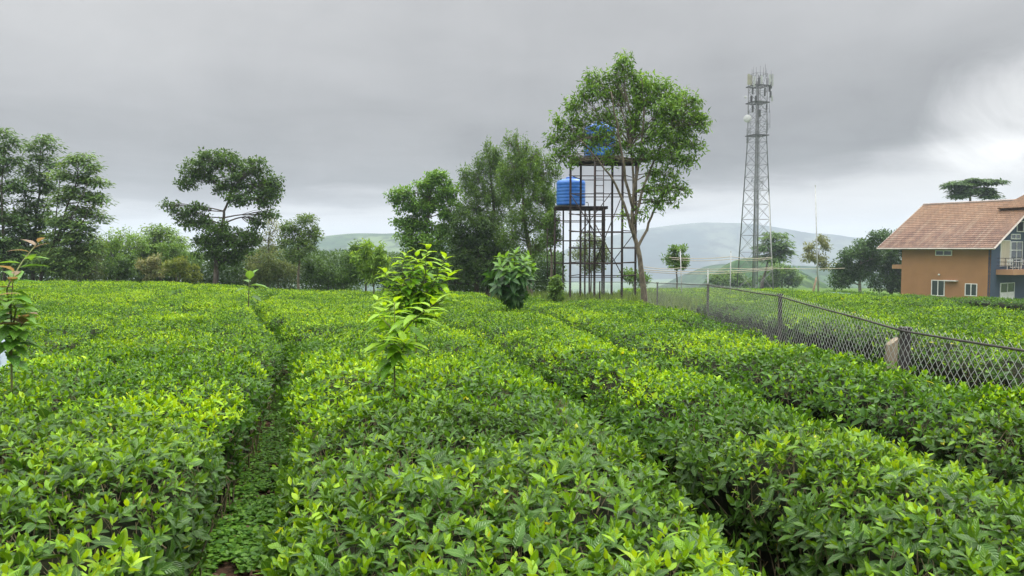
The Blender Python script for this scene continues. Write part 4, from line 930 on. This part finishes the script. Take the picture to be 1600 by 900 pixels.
    def dish(px, py, r, label):
        c = P(px, py, Y-1.0); mb = MB(); prof = [(0.01, -.16*r)]+[(r*t, -.16*r*(1-t*t)) for t in (.3, .6, .85, 1)]+[(r*1.0, .22*r), (r*.97, .25*r), (.01, .26*r)]
        v0 = mb.lathe(prof, (0, 0, 0), 28); Mx = np.array(Matrix.Rotation(R(78), 3, 'X')); Mz = np.array(Matrix.Rotation(R(-28), 3, 'Z'))
        mb.v = [v@Mx.T@Mz.T+c for v in mb.v]; o = mb.build('dish_antenna', pale, root, smooth=True)
        ar = MB(); ar.tube([c, ctr(c[2])+[-.9, -.3, 0]], .06, 5); ar.build('bracket', dark, o)
    dish(1168, 185.5, .60, ''); dish(1165, 152, .22, '')
mast()

# ------------------------------------------------------------------ poles and lines
pwhite = mat_plain('white painted steel', (.50, .51, .50), (.36, .37, .36), 4, .6)
def pole(label, px1, py1, px0, py0, Y, r, cap=True):
    b = P(px0, py0, Y); g = float(G(b[0], Y)); t = P(px1, py1, Y); d = (t-b)/(t[2]-b[2]); b0 = b+d*(g-b[2])
    root = thing('white_pole', label, 'pole', (b0[0], Y, g), 0, 'white poles near the mast')
    MB().tube([b0, t], [r, r*.8], 8).build('shaft', pwhite, root, smooth=True)
    MB().tube([t, t+[0, 0, r*1.6]], [r*1.15, r*.8], 8).build('cap', pwhite, root, smooth=True)
    MB().tube([b0-[0, 0, .05], b0+[0, 0, .12]], [r*2.6, r*2.4], 10).build('footing', pwhite, root)
pole('tallest white pole, standing alone right of the mast', 1274, 291, 1278, 452, 58, .055)
pole('tall slightly leaning white pole touching the right side of the mast', 1201, 304, 1208, 450, 60, .05)
pole('short thin white pole left of the mast, nearest the tall single tree', 1063, 391, 1065, 450, 46, .035)
pole('short white pole just left of the mast base', 1142, 394, 1141, 450, 46, .035)
pole('stubby white post in line with the fence corner post', 1106, 421, 1106, 452, 42, .04)
cream = mat_plain('cream plastic rope', (.50, .44, .34), (.42, .37, .28), 6, .7)
def line(label, pts, r=.018, sag=.1):
    mb = MB(); out = []
    for (a, b) in zip(pts[:-1], pts[1:]):
        A, B = P(*a), P(*b)
        for t in np.linspace(0, 1, 12)[:-1]: p = A+(B-A)*t; p[2] -= sag*4*t*(1-t); out.append(p)
    out.append(P(*pts[-1])); mb.tube(out, r, 5)
    o = mb.build('rope_line', cream, None, smooth=True); tag(o, label, 'line', 'pale lines strung between the poles')
line('upper pale line strung from the short poles to the leaning pole', [(1045, 402, 47), (1142, 401, 46), (1206, 402, 60)], .022)
line('second pale line just under the upper one, ending at the leaning pole', [(1049, 405, 47), (1142, 405, 46), (1206, 404, 60)], .018)
line('longest pale line running past the poles towards the dark trees', [(1005, 421, 44), (1106, 424, 42), (1208, 419, 60), (1320, 419, 74)], .022, .06)
line('lower sagging pale line near the stubby post', [(1005, 424, 44), (1106, 428, 42), (1208, 421, 60)], .018, .05)
line('thin pale line from the tall single tree to the leaning pole', [(1007, 417, 30), (1066, 418, 46), (1142, 419, 46), (1207, 417, 60)], .016, .08)
wood = mat_plain('bare wood', (.30, .22, .14), (.18, .13, .09), 8, .9)
mb = MB(); b = P(1267, 455, 59); b[2] = G(b[0], 59); mb.tube([b, P(1276, 433, 59)], [.10, .07], 6); o = mb.build('wooden_prop', wood, smooth=True)
tag(o, 'leaning wooden prop at the foot of the tallest white pole', 'prop')
def pipe_rail():
    m = mat_plain('faded green pipe', (.16, .30, .24), (.12, .24, .18), 6, .6); a, b = P(1288, 457, 50), P(1328, 459, 50)
    root = thing('pipe_rail', 'low faded green pipe rail on the crest of the far tea field', 'rail', ((a[0]+b[0])/2, 50, float(G(a[0], 50))))
    MB().tube([a, b], .04, 6).build('rail', m, root, smooth=True)
    for p in (a+(b-a)*.03, b-(b-a)*.03): MB().tube([(p[0], 50, float(G(p[0], 50))), p], .03, 6).build('post', m, root, smooth=True)
pipe_rail()

# ------------------------------------------------------------------ orange house
def house():
    AL = R(58); cx, cy = PX(1549.5, 70.0), 70.0; z0 = -3.35
    H_ = thing('orange_house', 'two storey orange and blue house with a red tiled gable roof and balcony', 'house', (cx, cy, z0), -AL)
    orange = mat_plain('orange render', (.315, .160, .068), (.275, .140, .060), .5, .9, bump=.05)
    bluew = mat_plain('slate blue render', (.050, .076, .122), (.043, .067, .108), .9, .9)
    white = mat_plain('white frames', (.72, .72, .70), (.62, .62, .60), 3, .5)
    soff = mat_plain('dark soffit', (.07, .05, .04), (.05, .04, .035), 2, .9)
    curtain = mat_plain('cream curtain', (.50, .45, .35), (.34, .30, .22), 7, .9, stretch=(1, 3, .05))
    rail_m = mat_plain('dark railing', (.03, .03, .035), (.05, .05, .05), 4, .5)
    m, t, b = mat_base('glass'); b.inputs['Base Color'].default_value = (.035, .045, .05, 1); b.inputs['Roughness'].default_value = .08; glass = m
    # tiles: courses and wavy pans, with weathered streaks
    m, t, b = mat_base('red roof tiles'); tc = t.new('ShaderNodeTexCoord').outputs['Object']
    s = t.new('ShaderNodeSeparateXYZ'); t.l.new(tc, s.inputs[0])
    n = t.noise(tc, .9, 6, .65); mp = t.new('ShaderNodeMapping'); t.l.new(tc, mp.inputs[0]); mp.inputs['Scale'].default_value = (2.2, .12, .12); n2 = t.noise(mp.outputs[0], 1.0, 5, .6)
    c = t.mix(t.sstep(n, .38, .62), (.130, .066, .042), (.20, .112, .070)); c = t.mix(t.sstep(n2, .5, .66, 0, .6), c, (.25, .185, .13))
    c = t.mix(t.sstep(s.outputs[2], 6.2, 8.9, 0, .55), c, (.25, .135, .06))
    br = t.new('ShaderNodeTexBrick'); cb_ = t.new('ShaderNodeCombineXYZ'); t.l.new(s.outputs[0], cb_.inputs[0]); t.l.new(s.outputs[2], cb_.inputs[1]); t.l.new(cb_.outputs[0], br.inputs[0])
    for k_, v_ in (('Scale', 1.0), ('Mortar Size', .015), ('Brick Width', .40), ('Row Height', .19)): br.inputs[k_].default_value = v_
    br.inputs['Color1'].default_value = (1, 1, 1, 1); br.inputs['Color2'].default_value = (.74, .74, .74, 1); br.inputs['Mortar'].default_value = (.30, .28, .27, 1)
    c = t.mix(1.0, c, br.outputs[0], 'MULTIPLY'); t.l.new(c, b.inputs['Base Color']); b.inputs['Roughness'].default_value = .85; tile = m
    L, W = 8.55, 15.0; ze = EYE-z0+.38; rise = 4.35; hw = 7.6
    def obj(mb, name, mat, parent=H_, smooth=False): return mb.build(name, mat, parent, smooth, world=False)
    mb = MB(); mb.span((-L, 0, -.3), (-.02, .25, ze-.05)); mb.span((-L, .25, -.3), (-L+.25, W, ze-.05)); obj(mb, 'side_wall', orange)
    # blue gable wall, pentagon with thickness
    v = [(0, 0, -.3), (0, W, -.3), (0, W, ze), (0, hw, ze+rise-.12), (0, 0, ze-.06)]; v2 = [(-.25, a, b_) for _, a, b_ in v]
    me = MB(); me.add(v+v2, [(0, 1, 6, 5), (1, 2, 7, 6), (2, 3, 8, 7), (3, 4, 9, 8), (4, 0, 5, 9)], [(0, 4, 1), (1, 4, 3), (1, 3, 2), (5, 6, 9), (6, 8, 9), (6, 7, 8)]); obj(me, 'gable_wall', bluew)
    mb = MB(); mb.span((-L+.01, .02, ze-.35), (-.02, .22, ze+.3)); 
    # roof: two slopes with thickness and tile ribs
    x0, x1 = -10.8, .55; ov = .75
    rs = MB(); nco = 24; slope = rise/hw
    def slope_sheet(y_e, y_r, z_e, z_r, flip):
        xs = np.linspace(x0, x1, 96); vs = []; 
        for i in range(nco+1):
            f = i/nco
            for dz_ in ((0.0,) if i == 0 else (0.0, .035) if i < nco else (0.0,)):
                y = y_e+(y_r-y_e)*f; z = z_e+(z_r-z_e)*f+(.0 if dz_ == 0 and i > 0 else .035)
                vs.append(np.stack([xs, np.full_like(xs, y), z+.018*np.sin(xs*2*math.pi/.236)], -1))
        V = np.array(vs); k = V.shape[0]; nx = len(xs); i = np.arange(k-1)[:, None]*nx; j = np.arange(nx-1)
        q = np.stack([i+j, i+j+1, i+nx+j+1, i+nx+j], -1).reshape(-1, 4); rs.add(V.reshape(-1, 3), q if not flip else q[:, ::-1])
    ze_o = ze-ov*slope
    slope_sheet(-ov, hw, ze_o+.06, ze+rise, False); slope_sheet(2*hw+ov, hw, ze_o+.06, ze+rise, True)
    roof = obj(rs, 'roof', tile, smooth=False)
    ft = MB()
    for s_ in (-1, 1):
        ye = hw+s_*(hw+ov); v = [(x0+.02, ye, ze_o-.10), (x1-.02, ye, ze_o-.10), (x1-.02, hw, ze+rise-.16), (x0+.02, hw, ze+rise-.16)]; v2 = [(a, b_, c_+.10) for a, b_, c_ in v]
        ft.add(v+v2, [(0, 1, 2, 3), (4, 7, 6, 5), (0, 4, 5, 1), (1, 5, 6, 2), (2, 6, 7, 3), (3, 7, 4, 0)])
    obj(ft, 'roof_deck', soff)
    fm = MB()
    for xx in (x1+.01, x0-.01):
        for s_ in (-1, 1):
            ye = hw+s_*(hw+ov); a = np.array((xx, ye, ze_o)); b_ = np.array((xx, hw, ze+rise-.03)); fm.tube([a, b_], .10, 4)
    fm.tube([(x0, -ov-.02, ze_o+.0), (x1, -ov-.02, ze_o+.0)], .07, 4)
    obj(fm, 'bargeboard', mat_plain('pale bargeboard', (.42, .38, .33), (.32, .28, .24), 3, .8), roof)
    rc = MB(); rc.tube([(x0, hw, ze+rise+.03), (x1, hw, ze+rise+.03)], .11, 8); obj(rc, 'ridge_cap', mat_plain('grey ridge', (.36, .30, .26), (.26, .2, .17), 3, .8), roof, True)
    # raised hipped turret roof at the right
    tz = ze+3.55; ty = 1.9; ux0, ux1, uy0, uy1 = -2.2, 4.6, 5.5, 12.0
    um = MB(); um.span((ux0+.6, uy0+.6, ze+1.2), (ux1-.6, uy1-.6, tz+.30)); up = obj(um, 'turret_wall', soff)
    um = MB(); ax_, ay_ = (ux0+ux1)/2, (uy0+uy1)/2; v = [(ux0, uy0, tz), (ux1, uy0, tz), (ux1, uy1, tz), (ux0, uy1, tz), (ax_, ay_-1, tz+2.4), (ax_, ay_+1, tz+2.4)]
    nn_ = 12
    um.add(v, [(1, 2, 5, 4), (3, 0, 4, 5), (0, 3, 2, 1)], [(0, 1, 4), (2, 3, 5)])
    for e in range(4):
        a = np.array(v[e]); b_ = np.array(v[(e+1) % 4]); um.tube([a, b_], .09, 5)
    obj(um, 'turret_roof', tile)
    # windows
    def window(axis, u0, u1, za, zb, nv=2, nh=1, panel=False, name='window', cur=False):
        """axis 'x': on the orange wall (y=0, faces -y); 'y': on the blue wall (x=0, faces +x)"""
        za -= z0; zb -= z0; fr = MB(); f = .07
        def bx(a0, a1, c0, c1, d0, d1):
            if axis == 'x': fr.span((a0, -d1, c0), (a1, -d0, c1))
            else: fr.span((d0, a0, c0), (d1, a1, c1))
        bx(u0, u0+f, za, zb, .0, .06); bx(u1-f, u1, za, zb, .0, .06); bx(u0+f, u1-f, za, za+f, .0, .06); bx(u0+f, u1-f, zb-f, zb, .0, .06)
        for k in range(1, nv): u = u0+(u1-u0)*k/nv; bx(u-f/2, u+f/2, za+f, zb-f, .0, .055)
        for k in range(1, nh): z = za+(zb-za)*k/nh; bx(u0+f, u1-f, z-f/2, z+f/2, .0, .05)
        if panel: bx(u0+f, u1-f, za+f, za+(zb-za)*.45, .0, .045)
        o = obj(fr, name, white); g_ = MB()
        if axis == 'x': g_.span((u0+.02, -.015, za+.02), (u1-.02, -.003, zb-.02))
        else: g_.span((.003, u0+.02, za+.02), (.015, u1-.02, zb-.02))
        obj(g_, 'pane', curtain if cur else glass, o); return o
    window('x', -5.45, -4.15, -2.95, -1.40, 2, 1); window('x', -2.25, -1.15, -2.80, -1.62, 2, 1); window('x', -5.15, -3.55, .98, 1.50, 2, 1)
    window('y', 1.55, 3.35, .0, 2.45, 1, 1, cur=True); window('y', 3.45, 5.7, -.15, 2.35, 2, 3, name='balcony_door'); window('y', 3.45, 5.2, 2.55, 3.05, 2, 1)
    window('y', 4.5, 8.3, 3.25, 4.3, 3, 1); window('y', 1.75, 4.4, -3.15, -1.55, 2, 1, panel=True, name='door')
    window('y', 6.2, 8.6, .0, 2.45, 2, 1, cur=True)
    g_ = MB(); g_.span((-4.15, -.42, -1.46-z0), (-2.9, -.004, -1.38-z0)); obj(g_, 'window_ledge', white)
    lm = MB(); lm.lathe([(.01, 0), (.09, .02), (.10, .1), (.05, .16), (.01, .17)], (-4.7, -.1, -.95-z0), 12); obj(lm, 'wall_lamp', white, smooth=True)
    g_ = MB(); g_.span((-L-1.2, .3, -.05-z0-.35), (-L-.01, 3.2, -.05-z0+.05)); obj(g_, 'side_ledge', mat_plain('pale orange render', (.42, .24, .13), (.38, .2, .1), 1, .9))
    # balcony
    bm_ = MB(); bm_.span((.004, .9, -.75-z0), (1.5, 9.5, -.28-z0)); bal = obj(bm_, 'balcony', mat_plain('balcony render', (.40, .22, .12), (.36, .19, .1), 1, .9))
    rl = MB(); zt_ = .78-z0; zb_ = -.27-z0
    for z in (zt_, zt_-.35, zt_-.7): rl.tube([(.05, .95, z), (1.45, .95, z), (1.45, 9.45, z)], .025, 5)
    for y in np.arange(.95, 9.5, 1.2): rl.tube([(1.45, y, zb_), (1.45, y, zt_+.03)], .03, 5)
    rl.tube([(.75, .95, zb_), (.75, .95, zt_)], .03, 5); obj(rl, 'railing', rail_m, bal)
    # white chairs and a table standing on the balcony
    plast = mat_plain('white plastic', (.72, .72, .70), (.66, .66, .64), 3, .4)
    bx_, by_ = np.array([math.cos(AL), -math.sin(AL)]), np.array([math.sin(AL), math.cos(AL)])
    def wpos(u, v_): return (cx+bx_[0]*u+by_[0]*v_, cy+bx_[1]*u+by_[1]*v_, -.277)
    def chair(v_, rz, label):
        r_ = thing('plastic_chair', label, 'chair', wpos(.75, v_), -AL+rz, 'white plastic chairs on the balcony')
        MB().box((0, 0, .43), (.48, .46, .035)).build('seat', plast, r_, world=False)
        k = MB(); k.box((0, .23, .70), (.46, .035, .10)); k.box((0, .235, .84), (.46, .035, .10))
        for s_ in (-.2, 0, .2): k.box((s_, .236, .68), (.06, .03, .48))
        k.build('backrest', plast, r_, world=False)
        for sx_ in (-.2, .2):
            for sy_ in (-.19, .19): MB().tube([(sx_*1.15, sy_*1.15, 0), (sx_, sy_, .42)], [.022, .028], 6).build('leg', plast, r_, world=False)
            MB().tube([(sx_*1.15, -.2, .43), (sx_*1.2, -.18, .64), (sx_*1.2, .2, .66)], .02, 6).build('armrest', plast, r_, world=False)
    chair(1.9, R(200), 'white plastic chair at the left end of the balcony'); chair(4.6, R(160), 'white plastic chair right of the balcony table')
    tb = thing('plastic_table', 'white plastic table between the chairs on the balcony', 'table', wpos(.75, 3.2), -AL)
    k = MB(); k.lathe([(.01, .70), (.48, .70), (.5, .72), (.48, .74), (.01, .745)], (0, 0, 0), 24); k.build('tabletop', plast, tb, world=False)
    for s_ in (0, 1, 2, 3):
        a = s_*math.pi/2+.78; MB().tube([(.36*math.cos(a), .36*math.sin(a), 0), (.28*math.cos(a), .28*math.sin(a), .70)], .025, 6).build('leg', plast, tb, world=False)
house()

# ------------------------------------------------------------------ haze
def haze():
    m = bpy.data.materials.new('haze air'); m.use_nodes = True; t = NT(m.node_tree); t.n.clear()
    v = t.new('ShaderNodeVolumePrincipled'); v.inputs['Color'].default_value = (.76, .87, .98, 1); v.inputs['Density'].default_value = .00040; v.inputs['Anisotropy'].default_value = .1
    o = t.new('ShaderNodeOutputMaterial'); t.l.new(v.outputs[0], o.inputs['Volume'])
    zs = []
    for ob in SC.objects:
        if ob.type == 'MESH': 
            zs += [(ob.matrix_basis@Vector(c)).z+(ob.parent.location.z if ob.parent else 0) for c in ob.bound_box]
    mb = MB(); mb.span((-3100, -3100, min(zs)-1), (3100, 3100, max(zs)+2))
    ob = mb.build('haze', m); tag(ob, 'thin pale blue haze over the valley and far hills', 'haze', kind='stuff')
haze()
print('objects', len(SC.objects), 'faces', sum(len(o.data.polygons) for o in SC.objects if o.type == 'MESH'))
